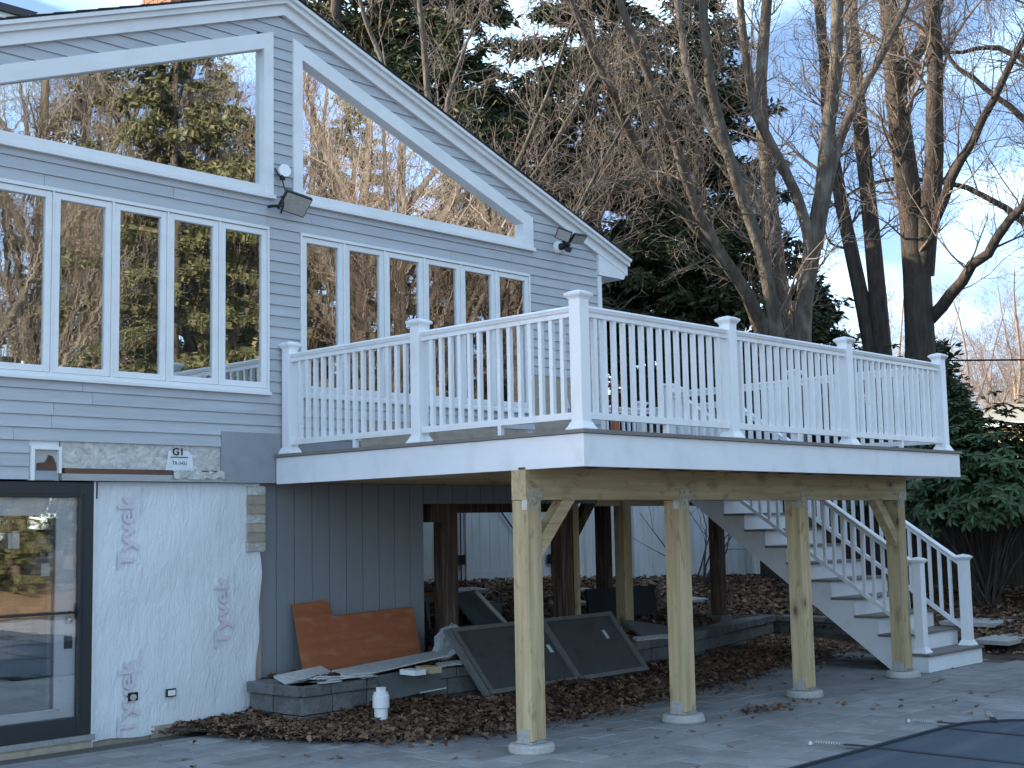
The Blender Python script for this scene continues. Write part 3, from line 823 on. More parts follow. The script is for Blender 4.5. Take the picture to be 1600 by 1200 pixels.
# flood lights
fl = thing('flood_light', 'black flood light with pale lens below a round white sensor between gable windows', 'flood light', (.05, D-.03, 4.6))
b = MB(); c0 = Vector((.09, D-.20, 4.60)); ax = Vector((1, 0, -.06)).normalized(); nn = Vector((-.18, -.62, -.55)).normalized(); ax = (ax-nn*ax.dot(nn)).normalized(); up = nn.cross(ax)
if up.z < 0: up = -up
def oprism(c, a, u, n, hw, hh, th):
    vs = []
    for s in (0, th):
        for i, j in ((-1, -1), (1, -1), (1, 1), (-1, 1)): vs.append(c + a*(hw*i) + u*(hh*j) - n*s)
    return MB().add(vs, [(0,1,2,3), (7,6,5,4), (1,0,4,5), (2,1,5,6), (3,2,6,7), (0,3,7,4)])
oprism(c0, ax, up, nn, .135, .10, .045).build('housing', BLACK, fl, bevel=.004)
oprism(c0+nn*.004, ax, up, nn, .125, .088, .003).build('lens', LENS, fl)
b = MB(); b.tube([(-.08, D-.02, 4.585), (-.07, D-.09, 4.58), (-.04, D-.16, 4.575)], .014, 6); b.tube([(-.05, D-.17, 4.50), (-.045, D-.2, 4.58), (-.045, D-.17, 4.66)], .01, 5); b.build('bracket', BLACK, fl)
sn = thing('sensor', 'round white sensor disc on a black arm above the left flood light', 'sensor', (.06, D-.02, 4.85))
b = MB(); n = 20; dn = Vector((-.25, -.95, .1)).normalized(); da = dn.cross(Vector((0, 0, 1))).normalized(); db = dn.cross(da); cc = Vector((.055, D-.09, 4.935))
vs = [cc+(da*math.cos(6.2832*i/n)+db*math.sin(6.2832*i/n))*.06 for i in range(n)] + [cc-dn*.03+(da*math.cos(6.2832*i/n)+db*math.sin(6.2832*i/n))*.055 for i in range(n)]
b.add(vs, [tuple(range(n))[::-1], tuple(range(n, 2*n))] + [(i, (i+1) % n, n+(i+1) % n, n+i) for i in range(n)]); b.build('disc', PVC, sn)
b = MB(); b.tube([(0.0, D-.015, 4.96), (.0, D-.05, 4.90), (.04, D-.07, 4.85), (.05, D-.075, 4.80), (.06, D-.10, 4.71), (.07, D-.15, 4.66)], .007, 5); b.build('cable', BLACK, sn)
b = MB(); b.box(.025, .06, D-.09, D-.05, 4.845, 4.885); b.build('joint', BLACK, sn)
f2 = thing('flood_light', 'twin headed black flood light on the wall near the right eave', 'flood light', (3.93, D-.02, 4.72))
b = MB(); b.lathe(0, 0, [(.001, 0), (.07, .0), (.07, .03), (.04, .05)], 16)
bb = MB().add([(3.90+v[0], D-.012-v[2], 4.765+v[1]) for v in b.v], b.f); bb.build('mount', PVC, f2)
b = MB(); b.tube([(3.90, D-.05, 4.765), (3.92, D-.10, 4.77), (3.93, D-.16, 4.80)], .04, 8); b.tube([(3.93, D-.12, 4.74), (3.96, D-.17, 4.715)], .03, 8); b.tube([(3.9, D-.12, 4.8), (3.82, D-.16, 4.84)], .015, 6); b.build('arm', BLACK, f2)
for c_, nn_ in ((Vector((4.0, D-.25, 4.83)), Vector((-.15, -.5, -.75))), (Vector((3.80, D-.20, 4.86)), Vector((-.6, -.4, -.45)))):
    nn_.normalize(); a_ = Vector((1, -.25, .0)); a_ = (a_-nn_*a_.dot(nn_)).normalized(); u_ = nn_.cross(a_); u_ = u_ if u_.z > 0 else -u_
    o = oprism(c_, a_, u_, nn_, .085, .065, .035).build('lamp_head', BLACK, f2, bevel=.003)
    oprism(c_+nn_*.003, a_, u_, nn_, .076, .056, .002).build('lens', LENS, o)

# ------------------------------------------------------------------ deck
deck = thing('deck', 'raised deck with white railing and fascia on treated posts, stairs at its far end', 'deck', (3, 1.8, 0))
LX = 6.011; FZ0, FZ1 = H-.03-.235, H-.03; XS0, XS1 = 6.27, 7.57; YD2 = 5.4
# decking boards run along x, a border board goes round
y = .145
while y < D-.05:
    y1 = min(D-.03, y+.14)
    MB().box(.14, LX-.14, y+.0025, y1-.0025, H-.025, H).build('deck_board', DECKING, deck); y = y1
y = 3.74
while y < YD2-.02:
    y1 = min(YD2, y+.14)
    MB().box(4.70, XS1-.005, y+.0025, y1-.0025, H-.025, H).build('deck_board', DECKING, deck); y = y1
MB().box(-.022, LX+.022, -.022, .14, H-.026, H+.001).build('border_board', DECKING, deck)
MB().box(-.022, .138, .142, D-.03, H-.026, H+.001).build('border_board', DECKING, deck)
MB().box(LX-.138, LX+.022, .142, 3.735, H-.026, H+.001).build('border_board', DECKING, deck)
MB().box(0, LX, 0, .025, FZ0, FZ1).build('fascia', FASCIA, deck)
MB().box(0.0, .025, .0255, D-.03, FZ0, FZ1).build('fascia', FASCIA, deck)
MB().box(LX-.025, LX, .0255, 3.70, FZ0, FZ1).build('fascia', FASCIA, deck)
MB().box(LX, XS1, 3.72, 3.745, FZ0, FZ1).build('fascia', FASCIA, deck)
MB().box(XS1-.025, XS1, 3.746, YD2, FZ0, FZ1).build('fascia', FASCIA, deck)
for x in np.arange(.05, LX, .405):
    MB().box(x-.019, x+.019, .03, D-.06, FZ0+.02, FZ1-.002).build('joist', PTY, deck)
for x in np.arange(4.9, XS1-.05, .405):
    MB().box(x-.019, x+.019, 3.76, YD2-.04, FZ0+.02, FZ1-.002).build('joist', PTY, deck)
MB().box(.03, 4.6, D-.058, D-.022, FZ0+.015, FZ1-.002).build('ledger', PTX, deck)
# main beam of two plies
BY = .5725; BZ0, BZ1 = 1.838, FZ0+.018
MB().box(.0, 3.93, BY, BY+.072, BZ0, BZ1).build('beam', PTX, deck)
MB().box(3.933, 5.93, BY+.001, BY+.072, BZ0, BZ1).build('beam', PTX, deck)
MB().box(.002, 5.93, BY+.074, BY+.146, BZ0, BZ1).build('beam', PTX, deck)
GX = [.09, 1.957, 3.867, 5.805]; PW = .155
for i, x in enumerate(GX):
    p = MB().box(x-PW/2, x+PW/2, BY, BY+PW, .085, BZ0-.002).build('post', PTZ, deck, bevel=.006)
    a = MB(); a.box(x-.06, x+.095, BY-.006, BY-.001, BZ0-.004, BZ0+.085); a.box(x-.045, x+.055, BY-.0062, BY-.0012, BZ0-.075, BZ0-.004)
    a.build('cap_bracket', STEELTAN, p)
    a = MB(); a.box(x-PW/2-.006, x-PW/2-.001, BY-.004, BY+.05, BZ0-.075, BZ0+.02); a.build('cap_flange', STEEL, p)
    a = MB(); a.box(x-PW/2-.004, x+PW/2+.004, BY-.004, BY+PW+.004, .068, .084); a.box(x-PW/2-.005, x-PW/2-.001, BY+.02, BY+PW-.02, .07, .17); a.box(x-PW/2+.05, x+PW/2-.03, BY-.005, BY-.001, .07, .10)
    a.box(x-.05, x+.05, BY+.03, BY+.12, .0645, .068)
    a.build('base_bracket', STEEL, p)
MB().bar((GX[0]+PW/2-.04, BY+.075, 1.42), (GX[0]+PW/2+.40, BY+.075, BZ0-.005+.06), .09, .11).build('knee_brace', PTX, deck)
MB().bar((GX[3]-PW/2+.04, BY+.075, 1.40), (GX[3]-PW/2-.40, BY+.075, BZ0-.005+.06), .09, .11).build('knee_brace', PTX, deck)
# inner posts carrying the back part
for (x, y, z) in ((5.42, 4.02, .36), (5.75, 4.6, .45), (7.35, 4.0, .44)):
    MB().box(x-.075, x+.075, y-.075, y+.075, z, BZ0+.2).build('post', PTZ if x < 5.6 else OLDWOOD, deck, bevel=.005)
MB().box(4.7, XS1-.05, 3.99, 4.06, FZ0-.2, FZ0+.018).build('beam', PTX, deck)
for i, x in enumerate(GX):
    prof = [(.165+.01*(i % 2), .001), (.172+.01*(i % 2), .012), (.17, .052), (.16, .064)]
    f_ = MB().lathe(x, BY+PW/2, prof, 24).build('concrete_footing', CONC, smooth=False)
    tag(f_, 'round concrete footing under the ' + ('near corner deck post', 'second deck post from the left', 'third deck post from the left', 'deck post beside the stairs')[i], 'footing', 'concrete footings under the deck posts')
blk = MB().box(7.22, 7.48, 3.88, 4.12, .22, .44).build('concrete_block', BLOCK, bevel=.01)
tag(blk, 'grey concrete block under the dark inner post behind the stairs', 'concrete block')

# railing
RW = .105
def rpost(x, y, par, z=H, h=1.0):
    p = MB().box(x-RW/2, x+RW/2, y-RW/2, y+RW/2, z+.002, z+h-.02).build('railing_post', VINYL, par, bevel=.004)
    c = .076; q = MB()
    def ring(a, zz): return [(x-a, y-a, zz), (x+a, y-a, zz), (x+a, y+a, zz), (x-a, y+a, zz)]
    lv = [(.056, -.04), (.060, -.03), (.072, -.018), (.077, -.008), (.077, .004), (.058, .013), (.054, .018), (.004, .032)]
    vs = []; 
    for a, dz in lv: vs += ring(a, z+h+dz)
    fs = [(3,2,1,0)]
    for k in range(len(lv)-1):
        for i in range(4): fs.append((k*4+i, k*4+(i+1) % 4, (k+1)*4+(i+1) % 4, (k+1)*4+i))
    fs.append(tuple((len(lv)-1)*4+i for i in range(4)))
    q.add(vs, fs).build('post_cap', VINYL, p)
    lv = [(.082, .003), (.082, .015), (.072, .028), (.064, .045), (.058, .06), (.053, .062)]
    vs = []
    for a, dz in lv: vs += ring(a, z+dz)
    fs = []
    for k in range(len(lv)-1):
        for i in range(4): fs.append((k*4+i, k*4+(i+1) % 4, (k+1)*4+(i+1) % 4, (k+1)*4+i))
    MB().add(vs, fs).build('base_trim', VINYL, p)
    return p
BW = .034
_bm = {}
def baluster_mesh(h):
    k = round(h, 3)
    if k not in _bm:
        me = bpy.data.meshes.new('baluster'); b = MB().box(-BW/2, BW/2, -BW/2, BW/2, 0, h); me.from_pydata(b.v, [], b.f); me.materials.append(VINYL); _bm[k] = me
    return _bm[k]
def profile_rail(p, q, prof, nm, par):
    p = Vector(p); q = Vector(q); d = (q-p).normalized(); sd = Vector((d.y, -d.x, 0)).normalized(); u = Vector((0, 0, 1)); n = len(prof)
    vs = [c+sd*a+u*b_ for c in (p, q) for a, b_ in prof]
    return MB().add(vs, [tuple(range(n)), tuple(range(2*n-1, n-1, -1))] + [((i+1) % n, i, n+i, n+(i+1) % n) for i in range(n)]).build(nm, VINYL, par)
TOPP = [(-.024, 0), (-.024, .03), (-.036, .042), (-.040, .056), (-.044, .060), (-.044, .068), (-.030, .080), (.030, .080), (.044, .068), (.044, .060), (.040, .056), (.036, .042), (.024, .03), (.024, 0)]
BOTP = [(-.022, 0), (-.022, .05), (.022, .05), (.022, 0)]
def section(p, q, nbal, name='railing_section', zt=.915, zb=.085, foot=True):
    """a railing section from post centre p to post centre q, rails sloping with p.z and q.z"""
    p = Vector(p); q = Vector(q); d = q-p; dh = Vector((d.x, d.y, 0)); ln = dh.length; t0 = (RW/2)/ln
    a, b_ = p+d*t0, q-d*t0
    r = profile_rail(a+Vector((0, 0, zt-.08)), b_+Vector((0, 0, zt-.08)), TOPP, name, deck)
    profile_rail(a+Vector((0, 0, zb)), b_+Vector((0, 0, zb)), BOTP, 'bottom_rail', r)
    me = baluster_mesh(zt-.08-zb-.05+.01)
    for i in range(nbal):
        t = t0+(1-2*t0)*(i+.5+.0)/nbal if False else t0+(1-2*t0)*(i+1-.5*0)/(nbal+1)
        c_ = p+d*t
        place('baluster', me, (c_.x, c_.y, c_.z+zb+.045), r)
    if foot:
        c_ = p+d*.53; MB().box(c_.x-.018, c_.x+.018, c_.y-.018, c_.y+.018, c_.z+.003, c_.z+zb).build('support_block', VINYL, r)
    return r
fx = [.11, 2.02, 3.945, 5.873]; ly = [.11, 1.834, 3.561]
for x in fx: rpost(x, .11, deck)
for y in ly[1:]: rpost(.11, y, deck)
for a, b_ in zip(fx, fx[1:]): section((a, .11, H), (b_, .11, H), 15)
for a, b_ in zip(ly, ly[1:]): section((.11, b_, H), (.11, a, H), 14)
rpost(5.90, 1.85, deck); rpost(5.90, 3.62, deck)
section((5.90, .11, H), (5.90, 1.85, H), 14); section((5.90, 1.85, H), (5.90, 3.62, H), 14)
rpost(6.33, 3.80, deck); rpost(7.50, 3.80, deck); rpost(7.50, 5.3, deck); rpost(4.76, 5.3, deck); rpost(6.1, 5.3, deck)
section((7.50, 3.80, H), (7.50, 5.3, H), 11); section((4.76, 5.3, H), (6.1, 5.3, H), 10); section((6.1, 5.3, H), (7.5, 5.3, H), 10)
# stairs: twelve risers
RISE = H/12; RUN = .282; SY = .60
stair = MB()
def stringer(x0, x1):
    pts = [(SY+.004, .002)]
    for i in range(12):
        pts.append((SY+.004+RUN*i, RISE*(i+1)-.028)); 
        if i < 11: pts.append((SY+.004+RUN*(i+1), RISE*(i+1)-.028))
    pts += [(SY+RUN*11+.02, RISE*12-.35), (1.02, .002)]
    return MB().prism(pts, x0, x1, 'x')
st_ = stringer(XS0, XS0+.038).build('staircase', FASCIA, deck)
stringer(XS1-.038, XS1).build('stringer', FASCIA, st_)
for i in range(12):
    y0 = SY+RUN*i
    MB().box(XS0-.006, XS1+.006, y0-.016, y0+.002, RISE*i+(.004 if i == 0 else .001), RISE*(i+1)-.028).build('riser', FASCIA, st_)
    if i < 11: MB().box(XS0-.02, XS1+.02, y0-.038, y0+RUN-.018, RISE*(i+1)-.026, RISE*(i+1)).build('tread', DECKING, st_)
for x in (XS0+.09, XS1-.09):
    rpost(x, SY+.10, deck, RISE, 1.0)
    p = (x, SY+.10, RISE); q = (x, 3.80, RISE+(3.70)/RUN*RISE*(3.80-SY-.10)/3.70)
    # rail follows the pitch of the steps
    pz = RISE+.02; qz = pz+(3.80-SY-.10)*RISE/RUN
    rs_ = section((x, SY+.10, pz), (x, 3.80, qz), 24, 'stair_railing', zt=.93, zb=.12, foot=False)

# ------------------------------------------------------------------ posts under the house and other old timber
for x, lb in ((2.32, 'dark brown timber post beside the grey panel wall opening'), (4.14, 'dark brown timber post with brace near the house corner')):
    t = thing('house_post', lb, 'post', (x, D+.2, .33), 'old timber posts under the house')
    MB().box(x-.10, x+.10, D+.14, D+.30, .33, 1.885).build('timber', OLDWOOD, t, bevel=.01)
    if x > 3: MB().box(x+.12, x+.22, D+.16, D+.29, .36, 2.06).build('sister_post', PTZ, t)
    if x > 3: MB().bar((x+.1, D+.22, 1.45), (x+.52, D+.22, 1.95), .1, .12).build('knee_brace', OLDWOOD, t)
    else: MB().box(x-.26, x-.105, D+.15, D+.29, 1.70, 1.885).build('corbel', OLDWOOD, t)

# ------------------------------------------------------------------ things lying about
rng = random.Random(31)
ply = thing('plywood_sheet', 'notched reddish brown plywood sheet leaning on the grey panel wall', 'plywood', (.9, 3.55, .39))
tilt = Matrix.Rotation(R(-22), 4, 'X'); 
o_ = [(0, 0), (1.42, -.01), (1.50, .52), (.50, .50), (.47, .66), (.07, .64)]
bm_ = MB()
def ply_pt(p, s):
    a, b_ = p; rot = R(0.5); x = a*math.cos(rot)-b_*math.sin(rot); z = a*math.sin(rot)+b_*math.cos(rot)
    return (.17+x, 3.45+.38*z-s*.9, .385+.92*z-s*.38)
n = len(o_)
bm_.add([ply_pt(p, .0) for p in o_]+[ply_pt(p, -.014) for p in o_], [tuple(range(n)), tuple(range(2*n-1, n-1, -1))]+[((i+1) % n, i, n+i, n+(i+1) % n) for i in range(n)])
bm_.build('sheet', PLY, ply)

def lying(name, label, cat, m, quad, th, group=None):
    """a flat piece from four corner points, with thickness"""
    q = [Vector(p) for p in quad]; nn = (q[1]-q[0]).cross(q[3]-q[0]).normalized()
    vs = q+[p-nn*th for p in q]
    o = MB().add(vs, [(0,1,2,3), (7,6,5,4), (1,0,4,5), (2,1,5,6), (3,2,6,7), (0,3,7,4)]).build(name, m)
    return tag(o, label, cat, group)
lying('white_board', 'short white trim board lying on the wall end beside the house wrap', 'board', WHITESCRAP, [(-.24, 3.14, .365), (.38, 3.30, .39), (.36, 3.45, .44), (-.26, 3.30, .42)], .02)
lying('scrap_sheet', 'long thin warped sheet of white edged scrap on top of the block wall', 'scrap', WHITESCRAP, [(.28, 2.84, .395), (1.42, 2.92, .47), (1.62, 3.32, .475), (.35, 3.28, .41)], .012)
lying('broken_sheet', 'dark grey broken panel hanging over the front of the block wall', 'scrap', SCRAPG, [(.62, 2.80, .16), (1.25, 2.79, .205), (1.22, 2.885, .40), (.50, 2.885, .37)], .012)
lying('scrap_edge', 'thin white strip along the broken grey panel edge', 'scrap', WHITESCRAP, [(.94, 2.775, .185), (1.27, 2.775, .195), (1.27, 2.78, .205), (.94, 2.78, .195)], .006)
lying('wood_offcut', 'small pale wood offcut propped under the thin scrap sheet', 'offcut', PTX, [(.93, 2.82, .365), (1.06, 2.82, .365), (1.06, 2.82, .42), (.93, 2.82, .42)], -.2)
lying('foam_offcut', 'small white offcut propped under the thin scrap sheet', 'offcut', PVC, [(.74, 2.82, .365), (.87, 2.82, .365), (.87, 2.82, .41), (.74, 2.82, .41)], -.2)
pl_ = ['nearest the wall corner', 'second from the wall corner', 'third from the wall corner', 'fourth from the wall corner', 'fifth from the wall corner', 'farthest from the wall corner, below the plywood']
for i in range(14):
    x = -.1+.52*(i % 7)/7+rng.uniform(-.02, .02); y = 2.86+.13*(i//7)+rng.uniform(-.02, .02); z = .375+.012*(i % 3)
    a = rng.uniform(-.5, .5); l = rng.uniform(.14, .24); wd = rng.uniform(.05, .09)
    ca, sa = math.cos(a), math.sin(a)
    P_ = [(x+ca*u-sa*v, y+sa*u+ca*v, z+rng.uniform(-.004, .012)) for u, v in ((0, 0), (l, 0), (l*.95, wd), (0, wd))]
    lying('siding_scrap', 'broken white siding scrap in the heap at the left end of the block wall', 'scrap', WHITESCRAP, P_, .008, 'siding scraps on the block wall')
for i in range(9):
    x = 1.30+.055*i; y = 2.86+.01*math.sin(i)
    P_ = [(x, y, .385+.006*(i % 2)), (x+.06, y+.01, .385), (x+.07, y+.12, .41), (x+.01, y+.11, .405)]
    lying('tile_scrap', 'small white scrap in the row at the right end of the block wall', 'scrap', WHITESCRAP, P_, .01, 'white scraps in a row on the block wall')
# plastic bag
bg_ = []; bf_ = []; rb = random.Random(17)
for j in range(9):
    for i in range(12):
        ph = -math.pi/2+math.pi*j/8; th = 2*math.pi*i/12; r_ = 1+rb.uniform(-.28, .28)
        bg_.append((1.84+.15*r_*math.cos(ph)*math.cos(th)+.05*math.sin(ph), 3.34+.12*r_*math.cos(ph)*math.sin(th), .52+.19*math.sin(ph)*(1+rb.uniform(-.1, .1))))
for j in range(8):
    for i in range(12): bf_.append((j*12+i, j*12+(i+1) % 12, (j+1)*12+(i+1) % 12, (j+1)*12+i))
tag(MB().add(bg_, bf_).build('plastic_bag', BAGM), 'crumpled cloudy plastic bag at the foot of the plywood sheet', 'plastic bag')
# pvc cleanout
pv = thing('cleanout_pipe', 'short white plastic cleanout pipe standing in the dead leaves', 'pipe', (.20, 2.45, 0))
MB().lathe(.20, 2.45, [(.056, -.05), (.056, .20)], 20).build('pipe', PVC, pv, smooth=False)
MB().lathe(.20, 2.45, [(.06, .165), (.07, .17), (.07, .265), (.066, .275), (.06, .275)], 20).build('collar', PVC, pv)
MB().lathe(.20, 2.45, [(.062, .276), (.062, .292), (.05, .298)], 20).build('plug', PVC, pv)
MB().box(.172, .228, 2.422, 2.478, .2985, .335).build('plug_square', PVC, pv)
# big framed panel leaning in the leaves
fp = thing('framed_panel', 'large dark two panel frame leaning on the terrace wall in the leaves', 'frame', (2.9, 2.75, .05))
A_ = Vector((1.72, 2.66, .10)); B_ = Vector((4.05, 2.62, .12)); T_ = Vector((-.17, .36, .60)); nn = (B_-A_).cross(T_).normalized()
def fpq(u0, u1, v0, v1, off, th, nm, m):
    q = [A_+(B_-A_)*u+T_*v+nn*off for u, v in ((u0, v0), (u1, v0), (u1, v1), (u0, v1))]
    MB().add(q+[p-nn*th for p in q], [(0,1,2,3), (7,6,5,4), (1,0,4,5), (2,1,5,6), (3,2,6,7), (0,3,7,4)]).build(nm, m, fp)
fpq(.01, .99, .02, .98, -.01, .01, 'panel', SCREENM)
fpq(0, 1, 0, .06, .0105, .05, 'frame_rail', SCREENF); fpq(0, 1, .94, 1, .0105, .05, 'frame_rail', SCREENF)
for a, b_ in ((0, .025), (.52, .55), (.975, 1)): fpq(a, b_, .0605, .9395, .010, .05, 'frame_stile', SCREENF)
fpq(.865, .885, .58, .72, -.005, .002, 'sticker', PAPER); fpq(.47, .49, .48, .6, -.005, .002, 'sticker', PAPER)
fpq(-.05, -.02, -.03, .97, .04, .03, 'loose_stile', SCREENF)
# sawhorse bench and boards under the house
sh = thing('work_bench', 'low weathered wooden bench under the house behind the plastic bag', 'bench', (2.75, 4.6, .5))
zg = .5
MB().box(2.2, 3.3, 4.5, 4.68, .86, .90).build('bench_top', SCREENF, sh)
for x, l in ((2.28, -.08), (2.62, 0), (3.22, .1)):
    MB().bar((x, 4.53, .858), (x+l, 4.47, .48), .04, .09, (0, 1, 0)).build('leg', SCREENF, sh)
    MB().bar((x, 4.65, .858), (x+l, 4.72, .48), .04, .09, (0, 1, 0)).build('leg', SCREENF, sh)
lying('leaning_board', 'grey board with white edges leaning behind the framed panel', 'board', SCRAPG, [(3.02, 3.9, .40), (3.5, 4.05, .40), (3.36, 4.5, .95), (2.9, 4.4, .92)], .03)
lying('leaning_stick', 'pale slatted stick leaning beside the grey board under the house', 'stick', WHITESCRAP, [(3.42, 3.86, .42), (3.46, 3.86, .42), (3.12, 4.2, .95), (3.07, 4.2, .95)], .02)
lying('dark_slab', 'upright dark grey slab behind the inner wooden deck post', 'slab', DARKFRAME, [(5.35, 4.5, .40), (6.45, 4.3, .40), (6.45, 4.36, .86), (5.35, 4.56, .86)], .04)
lying('fallen_slab', 'pale flat board lying tilted against the terrace behind the second post', 'board', SCREENF, [(4.75, 3.26, .40), (5.45, 3.2, .33), (5.5, 3.5, .45), (4.85, 3.6, .56)], .03)
lying('fallen_rail', 'thin pale rail lying along the terrace edge behind the second post', 'board', WHITESCRAP, [(4.5, 3.12, .385), (5.3, 3.1, .365), (5.3, 3.16, .385), (4.5, 3.18, .405)], .03)
wb = thing('foam_crate', 'small white crate with holes behind the top of the framed panel', 'crate', (4.35, 3.55, .4))
MB().box(4.2, 4.6, 3.45, 3.7, .37, .50).build('body', WHITESCRAP, wb, bevel=.01)
for i in range(3): MB().lathe(4.28+.11*i, 3.57, [(.03, .501), (.03, .53)], 8).build('peg', BLACK, wb)
pal = ['under the bench end', 'half way to the white fence', 'just before the white fence', 'behind the brown house post', 'behind the inner wooden post', 'near the dark inner post']
for i, (x, y, w_, l) in enumerate(((3.3, 5.4, .9, .5), (4.4, 5.5, .8, .35), (4.9, 6.3, .9, .3), (5.8, 5.2, .7, .3), (6.8, 5.9, .7, .3), (8.2, 5.1, .7, .3))):
    z = hgt(x, y)+.05
    lying('flat_stone', 'flat pale stepping stone in the leaves, ' + pal[i], 'stone', CONC, [(x-w_/2, y-l/2, z), (x+w_/2, y-l/2+.06, z), (x+w_/2-.08, y+l/2, z+.03), (x-w_/2+.05, y+l/2-.03, z+.02)], .05)
for i, (x, y, w_, l, lb) in enumerate(((10.0, 1.7, .9, .8, 'flat grey stone set in the soil right of the stairs'), (9.0, .9, 1.1, .5, 'worn pale stone at the patio edge right of the stairs'))):
    z = hgt(x, y)+.04
    lying('flat_stone', lb, 'stone', CONC, [(x-w_/2, y-l/2, z), (x+w_/2, y-l/2+.06, z), (x+w_/2-.1, y+l/2, z+.01), (x-w_/2+.05, y+l/2-.03, z)], .05)
# lumber pile under the house
for i in range(4):
    y = 5.6+.1*i
    lying('stacked_plank', 'old plank stacked on the soil under the house, layer %s' % ('lowest', 'second', 'third', 'topmost')[i], 'plank', (OLDWOOD, SCREENF, PLY, OLDWOOD)[i],
          [(2.6+.1*i, 5.5, .74+.07*i), (4.1-.08*i, 5.6, .74+.07*i), (4.1-.08*i, 6.0, .76+.07*i), (2.6+.1*i, 5.9, .76+.07*i)], .055)
clut = [((3.6, 4.9), (4.4, 5.2), .62, .16, OLDWOOD, 'old dark plank lying askew between the two brown house posts'), ((4.5, 4.3), (5.2, 4.8), .5, .2, SCREENF, 'grey plank lying behind the framed panel'),
        ((2.3, 5.0), (3.2, 5.1), .66, .22, OLDWOOD, 'dark plank lying behind the low bench'), ((5.6, 5.6), (6.6, 5.5), .7, .18, OLDWOOD, 'dark plank lying before the white fence'), ((6.3, 4.6), (7.1, 5.2), .55, .2, SCREENF, 'grey plank lying near the dark inner post')]
for (a, b_, z, w_, m_, lb) in clut:
    o = MB().bar((a[0], a[1], z), (b_[0], b_[1], z+.05), w_, .05).build('loose_plank', m_); tag(o, lb, 'plank', 'loose planks under the house')
bk_ = thing('bucket', 'dark bucket standing beside the brown house post under the house', 'bucket', (3.55, 4.45, .45))
MB().lathe(3.55, 4.45, [(.11, .45), (.14, .80), (.145, .80), (.145, .78)], 16).build('shell', SCRAPG, bk_)
MB().tube([(3.41, 4.45, .79), (3.45, 4.40, .9), (3.55, 4.38, .94), (3.65, 4.40, .9), (3.69, 4.45, .79)], .006, 5).build('handle', STEEL, bk_)
cb_ = [(2.55, 4.15, 'left'), (2.95, 4.1, 'right')]
for x, y, wd in cb_:
    o = thing('cinder_block', 'grey cinder block on the terrace in front of the bench, ' + wd + ' one', 'block', (x, y, .43), 'cinder blocks under the house')
    for dy in (-.08, .08): MB().box(x-.19, x+.19, y+dy-.015, y+dy+.015, .40, .60).build('side', BLOCK, o)
    for dx in (-.175, 0, .175): MB().box(x+dx-.015, x+dx+.015, y-.064, y+.064, .40, .60).build('web', BLOCK, o)
# orange plank at the house corner on the deck
tag(MB().box(4.70, 4.80, D-.12, D-.08, H+.003, 3.33).build('orange_plank', PLY), 'narrow reddish brown plank standing at the house corner on the deck', 'plank')

# ------------------------------------------------------------------ fences
wf = thing('white_fence', 'tall stained white vinyl fence behind the deck', 'fence', (9, 7, .8))
FY = 7.0
for i in range(8):
    x0 = 2.0+1.85*i; x1 = x0+1.85
    z0 = hgt((x0+x1)/2, FY)
    MB().box(x0-.06, x0+.06, FY-.06, FY+.06, z0-.2, z0+1.95).build('post', WFENCE, wf)
    MB().box(x0+.062, x1-.062, FY-.022, FY+.022, z0+.01, z0+.16).build('rail', WFENCE, wf)
    MB().box(x0+.062, x1-.062, FY-.022, FY+.022, z0+1.72, z0+1.84).build('rail', WFENCE, wf)
    nbd = 9; s = (x1-x0-.124)/nbd
    for k in range(nbd):
        a = x0+.062+s*k
        MB().box(a+.003, a+s-.003, FY-.012, FY+.012, z0+.161, z0+1.719).build('board', WFENCE, wf)
for x in (5.55, 7.4):
    z0 = hgt(x, FY)
    g = thing('drop_rod', 'black drop rod and latch on the white fence ' + ('behind the first brown post' if x < 6 else 'behind the near deck post'), 'gate latch', (x, FY-.05, z0))
    MB().tube([(x, FY-.045, z0+.02), (x, FY-.045, z0+1.5)], .010, 6).build('rod', BLACK, g)
    MB().box(x-.09, x+.07, FY-.06, FY-.035, z0+.24, z0+.37).build('latch', BLACK, g)
MB().tube([(5.9, FY-.05, 2.3), (6.7, FY-.05, 1.5)], .012, 5).build('brace_rod', BLACK, wf)
pf = thing('wooden_fence', 'dark weathered vertical board fence behind the evergreen shrub', 'fence', (12.8, 2, .4))
rf_ = random.Random(13)
for k in range(86):
    y = -6.0+.15*k; z = hgt(12.8, y)
    MB().box(12.8, 12.82, y+.003, y+.145, z-.05+rf_.uniform(0, .03), z+1.78+rf_.uniform(-.03, .02)).build('picket', PICKET, pf)
for k in range(6):
    MB().box(12.823, 12.92, -6+2.4*k, -5.9+2.4*k, .2, 2.1).build('post', PICKET, pf)

